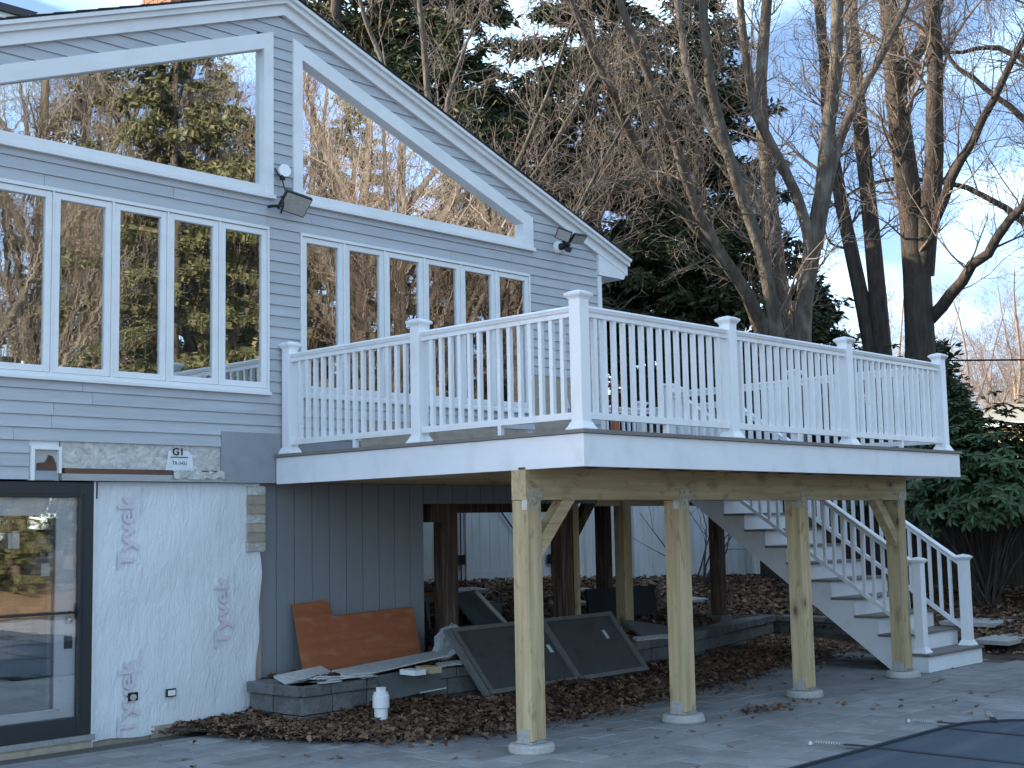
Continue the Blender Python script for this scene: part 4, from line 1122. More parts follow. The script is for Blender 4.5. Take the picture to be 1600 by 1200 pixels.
# ------------------------------------------------------------------ vegetation
def copy_tree(root, x, y, rot, sc, label, group, z=None):
    r = root.copy(); C.objects.link(r); r.location = (x, y, (hgt(x, y)-.1) if z is None else z); r.rotation_euler = (0, 0, rot); r.scale = (sc, sc, sc*1.05)
    tag(r, label, None, group)
    for ch in list(root.children):
        k = ch.copy(); C.objects.link(k); k.parent = r
    return r
class Tubes:
    """batches of polylines with radii -> one quad mesh"""
    def __init__(s): s.b = {}
    def add(s, pts, rad, sides): s.b.setdefault((len(pts), sides), []).append((pts, rad))
    def mesh(s):
        Vs, Qs, off = [], [], 0
        for (k, sd), lst in s.b.items():
            P = np.array([a for a, _ in lst], float); r = np.array([b for _, b in lst], float); n = len(P)
            T = np.empty_like(P); T[:, 1:-1] = P[:, 2:]-P[:, :-2]; T[:, 0] = P[:, 1]-P[:, 0]; T[:, -1] = P[:, -1]-P[:, -2]
            T /= np.linalg.norm(T, axis=-1, keepdims=True)+1e-9
            ref = np.where(np.abs(T[:, :1, 2:3]) < .9, np.array([0, 0, 1.0]), np.array([1.0, 0, 0]))
            A = np.cross(T, ref); A /= np.linalg.norm(A, axis=-1, keepdims=True)+1e-9; B = np.cross(T, A)
            an = 2*np.pi*np.arange(sd)/sd
            ring = P[:, :, None]+r[:, :, None, None]*(A[:, :, None]*np.cos(an)[:, None]+B[:, :, None]*np.sin(an)[:, None])
            Vs.append(ring.reshape(-1, 3))
            idx = np.arange(n*k*sd).reshape(n, k, sd)+off; nxt = np.roll(idx, -1, 2)
            Qs.append(np.stack([idx[:, :-1], nxt[:, :-1], nxt[:, 1:], idx[:, 1:]], -1).reshape(-1, 4)); off += n*k*sd
        return np.concatenate(Vs), np.concatenate(Qs)
def rvec(rn):
    while True:
        v = np.array([rn.uniform(-1, 1) for _ in range(3)]); l = np.linalg.norm(v)
        if .1 < l < 1: return v/l
def grow(T, rn, p, d, ln, r, lev, maxlev, dens, updraft):
    n = 6 if lev <= 1 else (5 if lev == 2 else 4)
    pts = [p.copy()]; dd = d.copy(); st = ln/(n-1); wob = .30 if lev < 3 else .38
    for i in range(n-1):
        dd = dd+rvec(rn)*wob+np.array([0, 0, updraft]); dd /= np.linalg.norm(dd); pts.append(pts[-1]+dd*st)
    rads = [max(.0035, r*(1-.82*i/(n-1))) for i in range(n)]
    T.add(pts, rads, 5 if lev <= 1 else (4 if lev == 2 else 3))
    if lev >= maxlev: return
    m = max(2, int(dens*(1+.35*rn.random())))
    for j in range(m):
        t = .18+.82*(j+rn.random())/m; q = min(n-2, int(t*(n-1))); f = t*(n-1)-q; q0 = pts[q]*(1-f)+pts[q+1]*f
        ax = pts[q+1]-pts[q]; ax /= np.linalg.norm(ax)+1e-9
        s = np.cross(ax, rvec(rn)); s /= np.linalg.norm(s)+1e-9; an = rn.uniform(.5, 1.05)
        nd = ax*math.cos(an)+s*math.sin(an)
        grow(T, rn, q0, nd, ln*rn.uniform(.38, .66)*(1-.35*t), max(.004, rads[q]*.58), lev+1, maxlev, dens*.92, updraft*.8)
def resample(pts, n):
    P = np.array(pts, float); L_ = np.r_[0, np.cumsum(np.linalg.norm(np.diff(P, axis=0), axis=1))]; t = np.linspace(0, L_[-1], n)
    Q_ = np.stack([np.interp(t, L_, P[:, i]) for i in range(3)], -1)
    for _ in range(2): Q_[1:-1] = (Q_[:-2]+2*Q_[1:-1]+Q_[2:])/4
    return Q_
def bare_tree(name, label, cat, stems, seed, bark=BARK, twig=TWIG, maxlev=3, dens=5, blen=2.2, spacing=.55, group=None, start=.3):
    rn = random.Random(seed); TT, TW = Tubes(), Tubes(); base = stems[0][0][0]
    root = thing(name, label, cat, base, group)
    for pts, r0, r1 in stems:
        P = resample(pts, 14)
        P += np.array([[rn.gauss(0, .02) for _ in range(3)] for _ in range(14)])
        rad = [r0+(r1-r0)*(i/13)**.8 for i in range(14)]
        TT.add(list(P), rad, 9); st0 = start+.25 if r0 > .2 else start
        Ln = np.linalg.norm(np.diff(P, axis=0), axis=1).sum(); nb_ = int(Ln/spacing)
        for j in range(nb_):
            t = st0+(1-st0)*(j+rn.random())/nb_; q = min(12, int(t*13)); p = P[q]+(P[q+1]-P[q])*(t*13-q)
            ax = P[q+1]-P[q]; ax /= np.linalg.norm(ax); s = np.cross(ax, rvec(rn)); s /= np.linalg.norm(s)+1e-9; an = rn.uniform(.45, 1.1)
            grow(TW, rn, p, ax*math.cos(an)+s*math.sin(an), blen*rn.uniform(.55, 1.15)*(1.1-.5*t), min(.04, max(.009, rad[q]*rn.uniform(.10, .28))), 1, maxlev, dens, .10)
    b0 = np.array(base)
    V_, Q_ = TT.mesh(); npmesh('trunk', V_-b0, Q_, bark, root, base, True)
    V_, Q_ = TW.mesh(); npmesh('crown', V_-b0, Q_, twig, root, base, True)
    return root
def gtrunk(x, y): return (x, y, hgt(x, y)-.1)
A1 = [gtrunk(16.3, 5.5), (16.2, 5.39, 3.91), (16.12, 5.34, 4.81), (16.07, 5.25, 5.71), (15.93, 5.22, 6.79), (15.82, 5.19, 7.75), (15.63, 5.25, 8.71), (15.51, 5.24, 9.55), (15.36, 5.25, 10.52), (15.22, 5.15, 12.08), (15.1, 5.0, 15)]
A2 = [(16.05, 5.19, 6.19), (15.93, 4.97, 6.87), (15.79, 4.8, 7.31), (15.59, 4.63, 8.21), (15.42, 4.44, 8.98), (15.19, 4.3, 9.97), (14.91, 4.09, 11.64), (14.6, 3.9, 14)]
A3 = [(16.23, 5.13, 5.35), (16.04, 4.71, 5.64), (15.94, 4.14, 6.14), (15.84, 3.59, 6.63), (15.73, 3.05, 7.12), (15.61, 2.52, 7.55), (15.5, 1.8, 8.2)]
A4 = [(15.9, 4.96, 6.86), (15.73, 4.52, 7.37), (15.48, 4.19, 7.86), (15.4, 3.63, 8.55), (15.25, 3.18, 9.11), (15.15, 2.64, 9.87), (15.1, 2.0, 11)]
A5 = [(15.66, 5.05, 9.79), (16.05, 5.01, 10.5), (16.54, 4.89, 11.1), (16.97, 4.78, 11.97), (17.5, 4.7, 13.5)]
B1 = [gtrunk(11.15, 5.0), (11.11, 4.94, 3.79), (11.07, 4.86, 4.59), (11.13, 4.66, 5.43), (11.14, 4.52, 6.3), (11.15, 4.37, 7.19), (11.24, 4.13, 8.06), (11.23, 4.01, 8.94), (11.09, 3.92, 10.42), (11, 3.8, 12.5)]
B2 = [gtrunk(11.1, 5.05), (10.99, 5.06, 3.79), (10.73, 5.0, 4.75), (10.36, 5.06, 5.77), (10.05, 5.09, 6.46), (9.7, 5.2, 6.99), (9.44, 5.2, 7.56), (9.21, 5.16, 8.17), (9.02, 5.08, 8.88), (8.81, 4.93, 10.05), (8.7, 4.8, 12)]
B3 = [(11.13, 4.6, 5.8), (10.96, 4.54, 6.64), (10.73, 4.64, 6.89), (10.41, 4.83, 7.27), (10.16, 4.9, 7.78), (9.98, 4.91, 8.28), (9.81, 4.87, 9.03), (9.6, 4.8, 10.24), (9.5, 4.7, 12)]
B4 = [(11.14, 4.57, 5.9), (11.3, 4.48, 6.78), (11.5, 4.37, 7.43), (11.72, 4.26, 8.05), (12.02, 4.05, 8.68), (12.32, 3.87, 9.18), (12.63, 3.67, 9.67), (12.88, 3.48, 10.5), (13.1, 3.3, 12)]
B5 = [gtrunk(11.9, 5.6), (11.86, 5.59, 3.89), (11.87, 5.63, 4.94), (11.81, 5.68, 6.36), (11.79, 5.76, 7.34), (11.81, 5.86, 7.86), (11.77, 5.95, 8.88), (11.91, 5.86, 9.91), (12.02, 5.74, 11.28), (12.1, 5.6, 13)]
C1 = [gtrunk(16.9, 6.4), (16.64, 6.34, 4.27), (16.51, 6.31, 5.31), (16.3, 6.29, 6.84), (16.15, 6.28, 7.94), (16.0, 6.26, 9.02), (15.86, 6.25, 10.12), (15.74, 6.21, 11.21), (15.6, 6.15, 12.51), (15.5, 6.1, 14.5)]
C2 = [gtrunk(16.8, 6.4), (16.56, 6.42, 4.27), (16.44, 6.56, 5.5), (16.33, 6.72, 6.58), (16.28, 6.87, 7.33), (16.23, 6.99, 8.2), (16.2, 7.07, 9.23), (16.19, 7.09, 10.56), (16.05, 7.12, 12.68), (16, 7.1, 14)]
D1 = [(11.88, 5.6, 2.6), (11.81, 5.65, 3.9), (11.28, 5.68, 5.13), (10.87, 5.74, 5.55), (10.18, 6.04, 6.19), (9.79, 6.01, 6.9), (9.48, 5.91, 7.63), (9.15, 5.88, 7.92), (8.8, 5.87, 8.29), (8.34, 5.92, 8.94), (7.86, 5.96, 9.88), (7.4, 6, 11)]
E1 = [(12.2, 6.1, 3.5), (12.32, 6.34, 5.33), (11.41, 6.61, 6.26), (10.66, 6.75, 7.0), (9.91, 6.93, 7.38), (9.43, 6.83, 7.74), (8.96, 6.71, 8.16), (8.49, 6.6, 8.58), (8.06, 6.46, 8.88), (7.41, 6.47, 9.7), (6.9, 6.5, 10.6)]
F1 = [(11.37, 5.66, 6.75), (11.03, 6.14, 7.93), (10.88, 6.51, 8.39), (10.86, 6.68, 9.31), (10.88, 6.84, 10.09), (10.87, 6.95, 11.31), (10.9, 7, 13)]
def away(P, s): return [tuple(cp+(np.array(p)-cp)*s) for p in P]
G = [away(P, 1.5) for P in ([(8.9, -.17, 4.6), (8.93, .2, 5.13), (8.91, .64, 5.62), (8.88, 1.12, 5.87), (8.9, 1.55, 6.08), (8.63, 2.32, 6.14), (8.59, 2.89, 5.81)],
     [(8.79, -.26, 5.9), (8.41, .06, 6.45), (8.07, .37, 6.76), (7.79, .62, 7.08), (7.49, .85, 7.62)], [(8.71, -.3, 6.67), (8.67, .04, 7.14), (8.62, .41, 7.47), (8.59, .8, 7.49), (8.49, 1.27, 7.51)])]
bare_tree('bare_tree', 'thick dark two stemmed bare tree at the right, limb reaching out of frame', 'tree', [(A1, .38, .12), (A2, .22, .08), (A3, .13, .05), (A4, .11, .04), (A5, .12, .04)], 1, BARKD, TWIG, 3, 6, 2.4, .28, 'bare trees behind the deck', .15)
bare_tree('bare_tree', 'many stemmed bare maple behind the middle of the deck railing', 'tree', [(B1, .21, .07), (B2, .16, .05), (B3, .10, .04), (B4, .10, .04)], 2, BARK, TWIG, 3, 6, 1.9, .40, 'bare trees behind the deck', .3)
bare_tree('bare_tree', 'bare tree leaning left with long limbs in front of the evergreens', 'tree', [(B5, .20, .07), (D1, .14, .045), (E1, .13, .04), (F1, .09, .04)], 3, BARK, TWIG, 3, 6, 1.9, .40, 'bare trees behind the deck', .3)
bare_tree('bare_tree', 'slim forked bare tree just left of the thick dark trunk', 'tree', [(C1, .24, .10), (C2, .22, .08)], 4, BARKD, TWIG, 3, 6, 2.1, .42, 'bare trees behind the deck', .2)
g0 = away([(9.14, -.09, 2.44), (8.99, -.17, 3.98), (8.84, -.25, 5.52), (8.69, -.33, 7.05), (8.51, -.33, 8.28)], 1.5)
g0 = [gtrunk(g0[0][0]+.1, g0[0][1])]+g0
bare_tree('bare_tree', 'bare tree at the right frame edge whose long limbs cross the sky', 'tree', [(g0, .28, .1)]+[(P, .085, .025) for P in G], 5, BARKD, TWIG, 3, 6, 2.2, .34, 'bare trees behind the deck', .2)
# slender background trees at the far right, and generic bare trees for the far side of the yard (seen mirrored in the glass)
def auto_stems(x, y, h, r, rn, n=3, z=None):
    z = hgt(x, y)-.1 if z is None else z
    main = [(x, y, z)]; p = np.array([x, y, z], float)
    for i in range(6):
        p = p+np.array([rn.uniform(-.35, .35), rn.uniform(-.35, .35), h/6]); main.append(tuple(p))
    S_ = [(main, r, r*.2)]
    for k in range(n):
        a = np.array(main[1+k % 3]); an = rn.uniform(0, 6.28); L_ = h*.5; q = [tuple(a)]
        dr = np.array([math.cos(an)*.6, math.sin(an)*.6, .8])
        for i in range(4):
            dr = dr+np.array([rn.uniform(-.15, .15), rn.uniform(-.15, .15), .12]); a = a+dr/np.linalg.norm(dr)*L_/4; q.append(tuple(a))
        S_.append((q, r*.5, r*.12))
    return S_
rt_ = random.Random(77)
bare_tree('bare_tree', 'fine twigged bare tree behind the right roof slope', 'tree', auto_stems(7.9, 9.6, 12.5, .13, rt_, 8), 61, BARK, TWIG, 3, 6, 2.4, .42, 'bare trees behind the deck', .15)
GF = 'far bare trees at the right'
far = [(40, 14, 0, 1, 'leftmost'), (44, 11.5, 1, 1.1, 'second from the left'), (47, 9.0, 2.2, 1.1, 'middle'), (43, 6.5, 3, 1, 'second from the right'), (52, 5.0, 4, 1.25, 'rightmost'), (56, 17, 5, 1.3, 'hindmost'), (50, 13, 2.7, 1.2, 'between the leftmost and the hindmost'), (60, 11, .7, 1.3, 'farthest of those in the middle')]
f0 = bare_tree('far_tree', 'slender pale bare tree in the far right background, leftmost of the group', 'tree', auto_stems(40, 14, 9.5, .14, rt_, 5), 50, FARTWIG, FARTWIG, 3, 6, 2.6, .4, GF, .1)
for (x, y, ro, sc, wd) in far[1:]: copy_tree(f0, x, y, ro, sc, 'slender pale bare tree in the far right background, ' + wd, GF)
rfar = random.Random(41)
for i in range(22):
    a = .385*(i+.5)/22+.255; d_ = rfar.uniform(46, 66); x = cp[0]+d_*(Fv[0]+a*Rv[0]); y = cp[1]+d_*(Fv[1]+a*Rv[1])
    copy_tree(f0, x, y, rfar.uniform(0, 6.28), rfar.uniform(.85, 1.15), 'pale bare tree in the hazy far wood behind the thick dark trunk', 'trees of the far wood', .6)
GO_ = 'bare trees mirrored in the windows'
y0 = bare_tree('yard_tree', 'sunlit bare tree across the yard mirrored in the windows, nearest of them', 'tree', auto_stems(17.5, -15.0, 16, .30, rt_, 8), 70, BARK, TWIG, 3, 5, 3.2, .40, GO_, .1)
y1_ = bare_tree('yard_tree', 'sunlit bare tree across the yard mirrored in the windows, leftmost of them', 'tree', auto_stems(6.2, -17, 15, .26, rt_, 7), 71, BARK, TWIG, 3, 6, 3.0, .36, GO_, .1)
for i, (x, y, wd) in enumerate(((10.5, -23, 'second from the left'), (13.5, -25, 'third from the left'), (15, -19.5, 'left of the nearest one'), (20.5, -19, 'right behind the nearest one'), (22.5, -14.5, 'right of the nearest one'),
        (26, -17.5, 'third from the right'), (29, -13.5, 'rightmost'), (31, -21, 'second from the right'), (24, -26, 'in the second row, right'), (17, -30, 'in the second row, middle'), (36, -28, 'hindmost at the right'))):
    copy_tree((y0, y1_)[i % 2], x, y, i*1.3, (1.15, 1.3, 1.05, 1.25)[i % 4], 'sunlit bare tree across the yard mirrored in the windows, ' + wd, GO_, -.1)

def evergreen(name, label, x, y, h, rad, seed, m, group, z=None, dens=1.0, low=.06):
    rn = random.Random(seed); z = hgt(x, y)-.1 if z is None else z
    root = thing(name, label, 'tree', (x, y, z), group)
    T = Tubes(); T.add([np.array([rn.uniform(-.1, .1), rn.uniform(-.1, .1), h*i/9]) for i in range(10)], [.24*(1-.9*i/9)+.015 for i in range(10)], 7)
    br = Tubes(); org = []; dirs = []
    zz = h*low
    while zz < h*.985:
        t = zz/h; R_ = rad*(1-t)**.75*(.75+.25*rn.random()) + .15
        for k in range(rn.choice((3, 4, 5))):
            an = rn.uniform(0, 6.283); ln = R_*rn.uniform(.55, 1.15); d0 = np.array([math.cos(an), math.sin(an), rn.uniform(.0, .35)]); sg = -.30-.25*rn.random()
            P = []; n = 6
            for i in range(n):
                s = i/(n-1); P.append(np.array([0, 0, zz])+d0*ln*s+np.array([rn.uniform(-.06, .06), rn.uniform(-.06, .06), sg*ln*s*s*.55]))
            br.add(P, [.035*(1-.85*i/(n-1))*(.4+R_/rad) for i in range(n)], 3)
            nc = int(ln*48*dens)
            P = np.array(P)
            for _ in range(nc):
                s = rn.uniform(.12, 1)**.75*(n-1); q = min(n-2, int(s)); p = P[q]+(P[q+1]-P[q])*(s-q)
                ax = P[q+1]-P[q]; ax = ax/(np.linalg.norm(ax)+1e-9); sd = np.array([-ax[1], ax[0], 0])*rn.choice((-1, 1))
                dv = ax*rn.uniform(.2, .8)+sd*rn.uniform(.3, 1)+np.array([0, 0, rn.uniform(-.55, .15)]); dv /= np.linalg.norm(dv)
                org.append(p); dirs.append(dv)
        zz += h*.018*rn.uniform(.7, 1.3)
    O = np.array(org); Dv = np.array(dirs); n = len(O); g = np.random.RandomState(seed)
    Vs = []; 
    # each spray: a stem direction with three narrow leaflets
    for k in range(3):
        L_ = g.uniform(.09, .27, (n, 1)); off = g.normal(0, .07, (n, 3)); dd = Dv+g.normal(0, .38, (n, 3)); dd /= np.linalg.norm(dd, axis=1, keepdims=True)
        sd = np.cross(dd, g.normal(0, 1, (n, 3))); sd /= np.linalg.norm(sd, axis=1, keepdims=True)+1e-9; wd = L_*g.uniform(.09, .2, (n, 1))
        a = O+off; Vs.append(np.stack([a, a+dd*L_*.45+sd*wd, a+dd*L_, a+dd*L_*.5-sd*wd], 1).reshape(-1, 3))
    V_ = np.concatenate(Vs); Q_ = np.arange(len(V_)).reshape(-1, 4)
    a, b_ = T.mesh(); npmesh('trunk', a, b_, BARKD, root, (x, y, z), True)
    a, b_ = br.mesh(); tag(npmesh('branches', a, b_, BARKD, root, (x, y, z)), kind='stuff')
    npmesh('crown', V_, Q_, m, root, (x, y, z))
    return root
GE = 'evergreens behind the house'
ev1 = evergreen('evergreen_tree', 'tall sunlit evergreen rising behind the house ridge', 10.2, 15.2, 18, 3.8, 101, NEEDLE2, GE, None, 1.2)
ev2 = evergreen('evergreen_tree', 'dark evergreen left of the wall corner, behind the right roof slope', 11.6, 13.2, 19, 4.2, 102, NEEDLE, GE, None, 1.45)
evergreen('evergreen_tree', 'dark evergreen directly above the near corner of the railing', 13.4, 11.0, 18, 4.2, 103, NEEDLE, GE, None, 1.5)
evergreen('evergreen_tree', 'dark evergreen behind the many stemmed maple', 16.2, 10.2, 13, 4.2, 104, NEEDLE, GE, None, 1.4)
evergreen('evergreen_tree', 'low dark evergreen behind the slim forked bare tree', 20.5, 10.2, 6.5, 3.0, 105, NEEDLE, GE)
evergreen('evergreen_tree', 'small evergreen at the foot of the thick dark trunk', 18.0, 6.0, 4.6, 1.7, 106, NEEDLE, GE)
evergreen('evergreen_tree', 'low dense evergreen behind the second railing post', 13.8, 8.6, 7, 2.8, 107, NEEDLE, GE, None, 1.4)
evergreen('evergreen_tree', 'low dense evergreen just right of the wall corner', 10.2, 11.2, 8.5, 3.0, 108, NEEDLE, GE, None, 1.3)
for (src, x, y, ro, sc, lb) in ((ev2, 13.6, 15.6, 2.2, 1.0, 'tall evergreen in the second row behind the right roof slope'),
        (ev2, 16.8, 13.8, 4.1, .95, 'tall evergreen in the second row behind the bare maple'), (ev1, 13.2, 17.6, 3.3, 1.05, 'sunlit evergreen in the second row left of the eave'), (ev2, 20.0, 13.5, 5.2, .62, 'shorter evergreen in the second row behind the slim forked tree')):
    copy_tree(src, x, y, ro, sc, lb, GE)
GY = 'evergreens mirrored in the windows'
e0 = evergreen('yard_evergreen', 'broad sunlit evergreen across the yard mirrored in the left gable window', 12.4, -17.6, 18.5, 5.6, 111, NEEDLE2, GY, -.1)
for (x, y, ro, sc, lb) in ((7.6, -24, 1, .62, 'evergreen across the yard mirrored in the left casements'), (14.5, -22, 2, .62, 'evergreen across the yard right of the broad one'), (24.8, -12.5, 3, .42, 'small evergreen across the yard mirrored in the rightmost casements'),
        (19.5, -24, 4, .85, 'far evergreen across the yard behind the broad one'), (28, -23, 5, .8, 'far evergreen across the yard at the right'), (4.5, -21, .5, .5, 'low evergreen across the yard at the left'), (33, -19, 2.5, .6, 'evergreen across the yard farthest right'), (17.5, -21, 1.7, .78, 'evergreen across the yard behind the nearest bare tree'), (22, -23, 3.6, .8, 'evergreen across the yard left of the farthest right ones'),
        (15.5, -28, .9, 1.05, 'tall evergreen in the third row across the yard, left'), (21, -29, 2.9, 1.1, 'tall evergreen in the third row across the yard, middle'), (26.5, -27, 4.7, 1.05, 'tall evergreen in the third row across the yard, right of middle'), (32, -26, 5.9, 1.1, 'tall evergreen in the third row across the yard, right'), (38, -24, .2, 1.1, 'tall evergreen in the third row across the yard, far right'), (29, -17, 1.2, .55, 'mid sized evergreen across the yard, front right'),
        (5.6, -15.5, 4.4, .2, 'low evergreen bush across the pool, left'), (7.4, -16.5, 5.5, .23, 'low evergreen bush across the pool, middle'), (9.4, -15.6, .3, .2, 'low evergreen bush across the pool, right'), (3.4, -16.8, 1.9, .24, 'low evergreen bush across the pool, far left')):
    copy_tree(e0, x, y, ro, sc, lb, GY, -.1)

# rhododendron shrub
def rhodo(label, cx, cy, z, rx, ry, h, n, seed, lift=.45):
    rn = random.Random(seed); g = np.random.RandomState(seed)
    root = thing('rhododendron', label, 'shrub', (cx, cy, z), 'evergreen shrubs by the wooden fence')
    T = Tubes(); Vs = []; 
    for i in range(n):
        an = rn.uniform(0, 6.283); ph = math.acos(rn.uniform(-.25, 1)); rr = rn.uniform(.55, 1.05)*(.85+.2*math.sin(3*an+seed)+.12*math.sin(7*an))
        p = np.array([rx*rr*math.sin(ph)*math.cos(an), ry*rr*math.sin(ph)*math.sin(an), lift+(h-lift)*.42+(h-lift)*.6*rr*math.cos(ph)])
        if p[2] < lift*.8: p[2] = lift*.8+rn.uniform(0, .4)
        ax = p-np.array([0, 0, lift+(h-lift)*.3]); ax /= np.linalg.norm(ax); ax = ax+np.array([0, 0, .5]); ax /= np.linalg.norm(ax)
        u = np.cross(ax, rvec(rn)); u /= np.linalg.norm(u); v = np.cross(ax, u); m = rn.choice((6, 7, 8))
        if i % 60 == 0: T.add([np.array([rn.uniform(-.1, .1), rn.uniform(-.1, .1), 0]), p*.4+np.array([0, 0, .1]), p*.75, p], [.025, .018, .01, .006], 4)
        for k in range(m):
            a = 6.283*k/m+rn.uniform(-.3, .3); d = u*math.cos(a)+v*math.sin(a)+ax*rn.uniform(-.25, .35); d /= np.linalg.norm(d)
            sd = np.cross(d, ax); sd /= np.linalg.norm(sd)+1e-9; nn_ = np.cross(sd, d); L_ = rn.uniform(.10, .17); w_ = L_*.19
            q = [p, p+d*L_*.3+sd*w_+nn_*.008, p+d*L_*.7+sd*w_*.95-nn_*.004, p+d*L_-nn_*.03, p+d*L_*.7-sd*w_*.95-nn_*.004, p+d*L_*.3-sd*w_+nn_*.008]
            c1, c2 = p+d*L_*.3-nn_*.006, p+d*L_*.7-nn_*.014
            Vs += [q[0], q[1], q[2], c2, q[0], c2, q[4], q[5], q[3], c2, q[2], q[2], ] if False else [q[0], q[1], q[2], q[3], q[0], q[3], q[4], q[5]]
    V_ = np.array(Vs); Q_ = np.arange(len(V_)).reshape(-1, 4)
    npmesh('crown', V_, Q_, RHODO, root, (cx, cy, z))
    a, b_ = T.mesh(); npmesh('stems', a, b_, BARKD, root, (cx, cy, z))
rhodo('large rhododendron with glossy drooping leaves beyond the deck end', 11.2, 2.1, .3, 1.3, 1.6, 3.0, 1900, 5)
rhodo('taller dark shrub behind the last railing post', 11.6, 3.6, .3, 1.0, .95, 3.75, 1000, 6)
rhodo('rounded shrub at the right frame edge before the wooden fence', 11.9, .6, .4, .9, 1.1, 3.0, 900, 8)
# thin bare shrub beneath the deck
bs = thing('bare_shrub', 'thin leafless shrub by the white fence behind the stairs', 'shrub', (9.8, 6.0, .7))
T = Tubes(); rn = random.Random(4)
for i in range(7): grow(T, rn, np.array([rn.uniform(-.15, .15), rn.uniform(-.1, .1), 0.]), np.array([rn.uniform(-.8, .5), rn.uniform(-.5, .3), 1.]), 1.5, .018, 1, 2, 3, -.06)
V_, Q_ = T.mesh(); npmesh('branches', V_, Q_, BARKD, bs, (9.8, 6.0, .7))

# dead leaves: real little faces, one mass
def leaf_mass(name, label, pts, seed, smin=.05, smax=.10, m=None, flat=.35):
    g = np.random.RandomState(seed); P = np.array(pts); n = len(P)
    an = g.uniform(0, 6.283, n); s = g.uniform(smin, smax, n)[:, None]
    u = np.stack([np.cos(an), np.sin(an), g.normal(0, flat, n)], -1); u /= np.linalg.norm(u, axis=1, keepdims=True)
    v = np.cross(np.stack([g.normal(0, flat, n), g.normal(0, flat, n), np.ones(n)], -1), u); v /= np.linalg.norm(v, axis=1, keepdims=True); w_ = np.cross(u, v)
    prof = [(-.5, 0, 0), (-.3, .22, .12), (-.1, .12, .05), (.05, .34, .16), (.2, .13, .05), (.33, .2, .1), (.55, 0, -.06), (.33, -.2, .12), (.2, -.13, .05), (.05, -.34, .18), (-.1, -.12, .05), (-.3, -.22, .1)]
    k = len(prof); Vv = np.empty((n, k, 3))
    curl = g.uniform(.3, 1.8, (n, 1))
    for i, (a, b_, c_) in enumerate(prof): Vv[:, i] = P+s*(u*a+v*b_+w_*(c_*curl))
    idx = np.arange(n*k).reshape(n, k)
    tri = [(0, 1, 11), (1, 2, 11), (2, 10, 11), (2, 3, 10), (3, 9, 10), (3, 4, 9), (4, 8, 9), (4, 5, 8), (5, 7, 8), (5, 6, 7)]
    F = np.concatenate([idx[:, list(t)] for t in tri])
    o = npmesh(name, Vv.reshape(-1, 3), F, m or LEAFS[0])
    return tag(o, label, 'leaves', kind='stuff')
def edge_y(x):
    P = [(-1.0, 3.2), (-.75, 2.5), (-.35, 1.80), (.5, 1.40), (1.6, 1.5), (3.7, 1.72), (5.2, 2.05), (7.4, 2.5), (8.8, 3.2)]
    if x <= P[0][0]: return 3.6
    for (a, b_), (c_, d_) in zip(P, P[1:]):
        if x <= c_: return b_+(d_-b_)*(x-a)/(c_-a)
    return 3.4
rl = random.Random(99)
def pile_h(x, y):
    e = edge_y(x); t = max(0, (y-e)/(max(.3, ywall(x)-e))); return .015+.11*min(1, t*1.1)*(.7+.3*math.sin(x*3.1+y*2))*(1 if x < 3 else .7)
pm_ = []; 
gv = []; nx_, ny_ = 90, 14
for i in range(nx_+1):
    x = -1.2+10.0*i/nx_; e = edge_y(x)+.16; y1 = (3.67 if x < -.25 else ywall(x)-.02)
    for j in range(ny_+1):
        y = e+(max(.02, y1-e))*j/ny_; gv.append((x, y, pile_h(x, y)-.012))
gf = [(i*(ny_+1)+j, (i+1)*(ny_+1)+j, (i+1)*(ny_+1)+j+1, i*(ny_+1)+j+1) for i in range(nx_) for j in range(ny_)]
npmesh_ = npmesh('leaf_mould', np.array(gv), np.array(gf), SOIL, smooth=True); tag(npmesh_, 'dark leaf mould heaped between the patio and the block wall', 'leaves', kind='stuff')
while len(pm_) < 17000:
    x = rl.uniform(-1.25, 8.8); y = rl.uniform(1.2, 4.1); e = edge_y(x)+.12-rl.expovariate(7)
    if y < e or y > (3.64 if x < -.27 else ywall(x)-.03): continue
    pm_.append((x, y, pile_h(x, y)+rl.uniform(0, .03)))
leaf_mass('leaf_litter', 'brown dead leaves heaped along the patio edge and block wall', pm_, 1, .03, .095)
pt_ = []
while len(pt_) < 9000:
    x = rl.uniform(-.1, 14); y = rl.uniform(2.0, 7.0)
    if x < 8.8:
        if y < ywall(x)+.22 or (x < 1.95 and y > 3.7): continue
    elif x > 12.7 and y > 0: continue
    pt_.append((x, y, hgt(x, y)+rl.uniform(.01, .04)))
leaf_mass('terrace_leaves', 'brown dead leaves covering the terrace up to the white fence', pt_, 2, .07, .12)
pt_ = []
while len(pt_) < 7000:
    x = rl.uniform(7.9, 12.8); y = rl.uniform(-3, 4.5); 
    if x < 8.15+.25*math.sin(y*2) : continue
    if x < 8.8 and y > 2.5: continue
    pt_.append((x, y, hgt(x, y)+rl.uniform(.01, .035)))
leaf_mass('side_leaves', 'brown dead leaves on the soil right of the stairs', pt_, 3, .06, .11)
pt_ = [(rl.gauss(2.9, .22), rl.gauss(.45, .09), rl.uniform(.008, .03)) for _ in range(130)]
leaf_mass('leaf_clump', 'small clump of reddish dead leaves on the patio between two posts', pt_, 4, .03, .06)
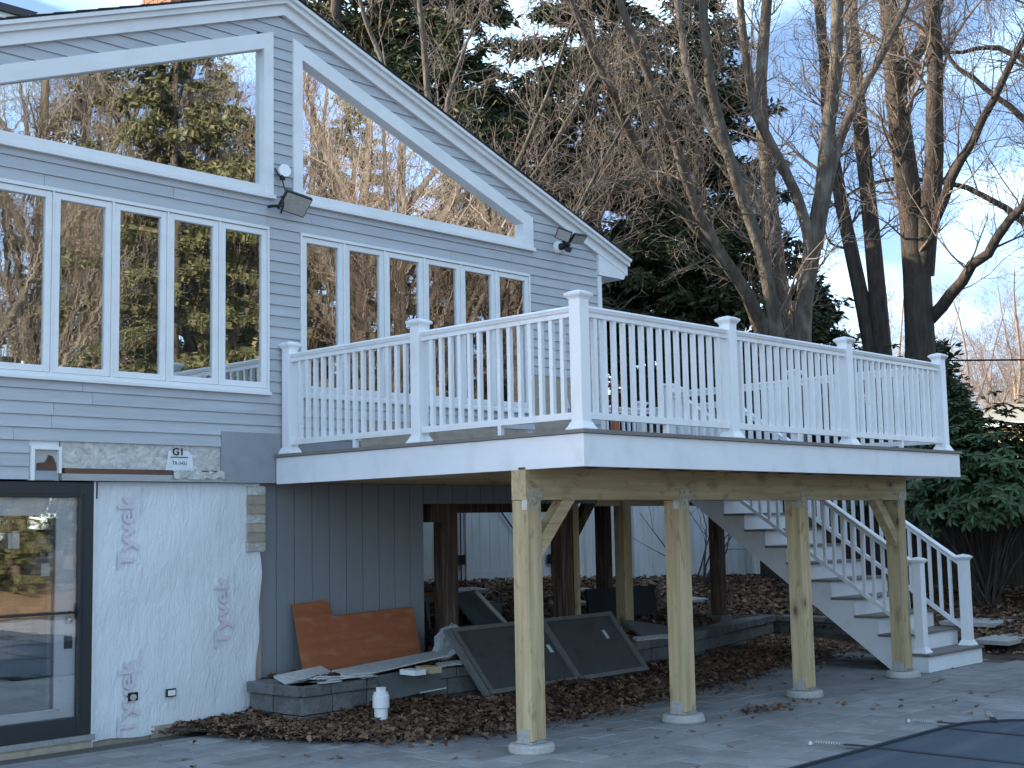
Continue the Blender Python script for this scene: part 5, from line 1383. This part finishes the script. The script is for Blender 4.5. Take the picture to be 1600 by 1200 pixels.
# single leaves blown over the patio, each one a thing
lf = None
for i in range(70):
    for _ in range(200):
        x = rl.uniform(-2.2, 7.5); y = rl.uniform(-1.6, 2.6)
        if inview(x, y) and y < edge_y(x) and y > -1.2: break
    if lf is None:
        n_ = 9; vs = [(.045*math.cos(6.283*k/n_)*(1+.5*(k % 2)), .03*math.sin(6.283*k/n_)*(1+.4*(k % 2)), .012*math.cos(2*6.283*k/n_)+.012) for k in range(n_)]
        me = bpy.data.meshes.new('fallen_leaf'); me.from_pydata(vs, [], [tuple(range(n_))]); me.materials.append(LEAFS[0]); lf = me
    o = place('fallen_leaf', lf, (x, y, .004)); o.rotation_euler = (rl.uniform(-.3, .3), rl.uniform(-.3, .3), rl.uniform(0, 6.28)); s = rl.uniform(.3, .75); o.scale = (s, s, s)
    tag(o, 'single brown dead leaf lying loose on the grey patio pavers', 'leaf', 'single leaves on the patio')

# ------------------------------------------------------------------ far things
nb = thing('neighbour_house', 'sunlit cream house with pale roof in the far right background', 'house', (39, 11, -.5))
MB().box(37, 45, 6, 14.0, 0, 4.9).build('wall', CREAM, nb)
MB().prism([(36.4, 4.75), (41, 6.0), (45.6, 4.75)], 5.6, 13.9, 'y').build('roof', LROOF, nb)
MB().box(36.35, 36.45, 5.6, 13.9, 4.62, 4.76).build('eave_trim', TRIM, nb)
for y in (8, 11.5):
    wn = MB().box(36.94, 36.99, y-.5, y+.5, 2.2, 3.6).build('window', TRIM, nb); MB().box(36.92, 36.935, y-.42, y+.42, 2.3, 3.5).build('pane', DARKFRAME, wn)
MB_w = MB(); MB_w.tube([(21.2, 9.0, 5.22), (21.25, 7.2, 5.17), (21.35, 4.15, 4.9), (21.5, -6, 5.3)], .022, 5)
tag(MB_w.build('utility_wire', BLACK), 'black utility wire crossing low behind the last railing post', 'wire')
# low sunlit bank with shrubs across the yard, mirrored in the storm door
bk = MB(); rbk = random.Random(6); bv = []; bf = []
for i in range(41):
    x = -6+46*i/40
    for j, (dy, z) in enumerate(((0, -.05), (-1.2, .18), (-2.8, .35), (-6, .55), (-14, .7))): bv.append((x, -12.5-.12*x+dy+rbk.uniform(-.3, .3), z+rbk.uniform(-.1, .1)*(j > 0)))
for i in range(40):
    for j in range(4): bf.append((i*5+j, i*5+j+1, (i+1)*5+j+1, (i+1)*5+j))
tag(npmesh('leafy_bank', np.array(bv), np.array(bf), mat('tan leaf strewn bank', (.26, .16, .085), .95, .1, (4, 4, 4), .6, (10, 10, 10), col2=(.12, .075, .045)), smooth=True), kind='structure')
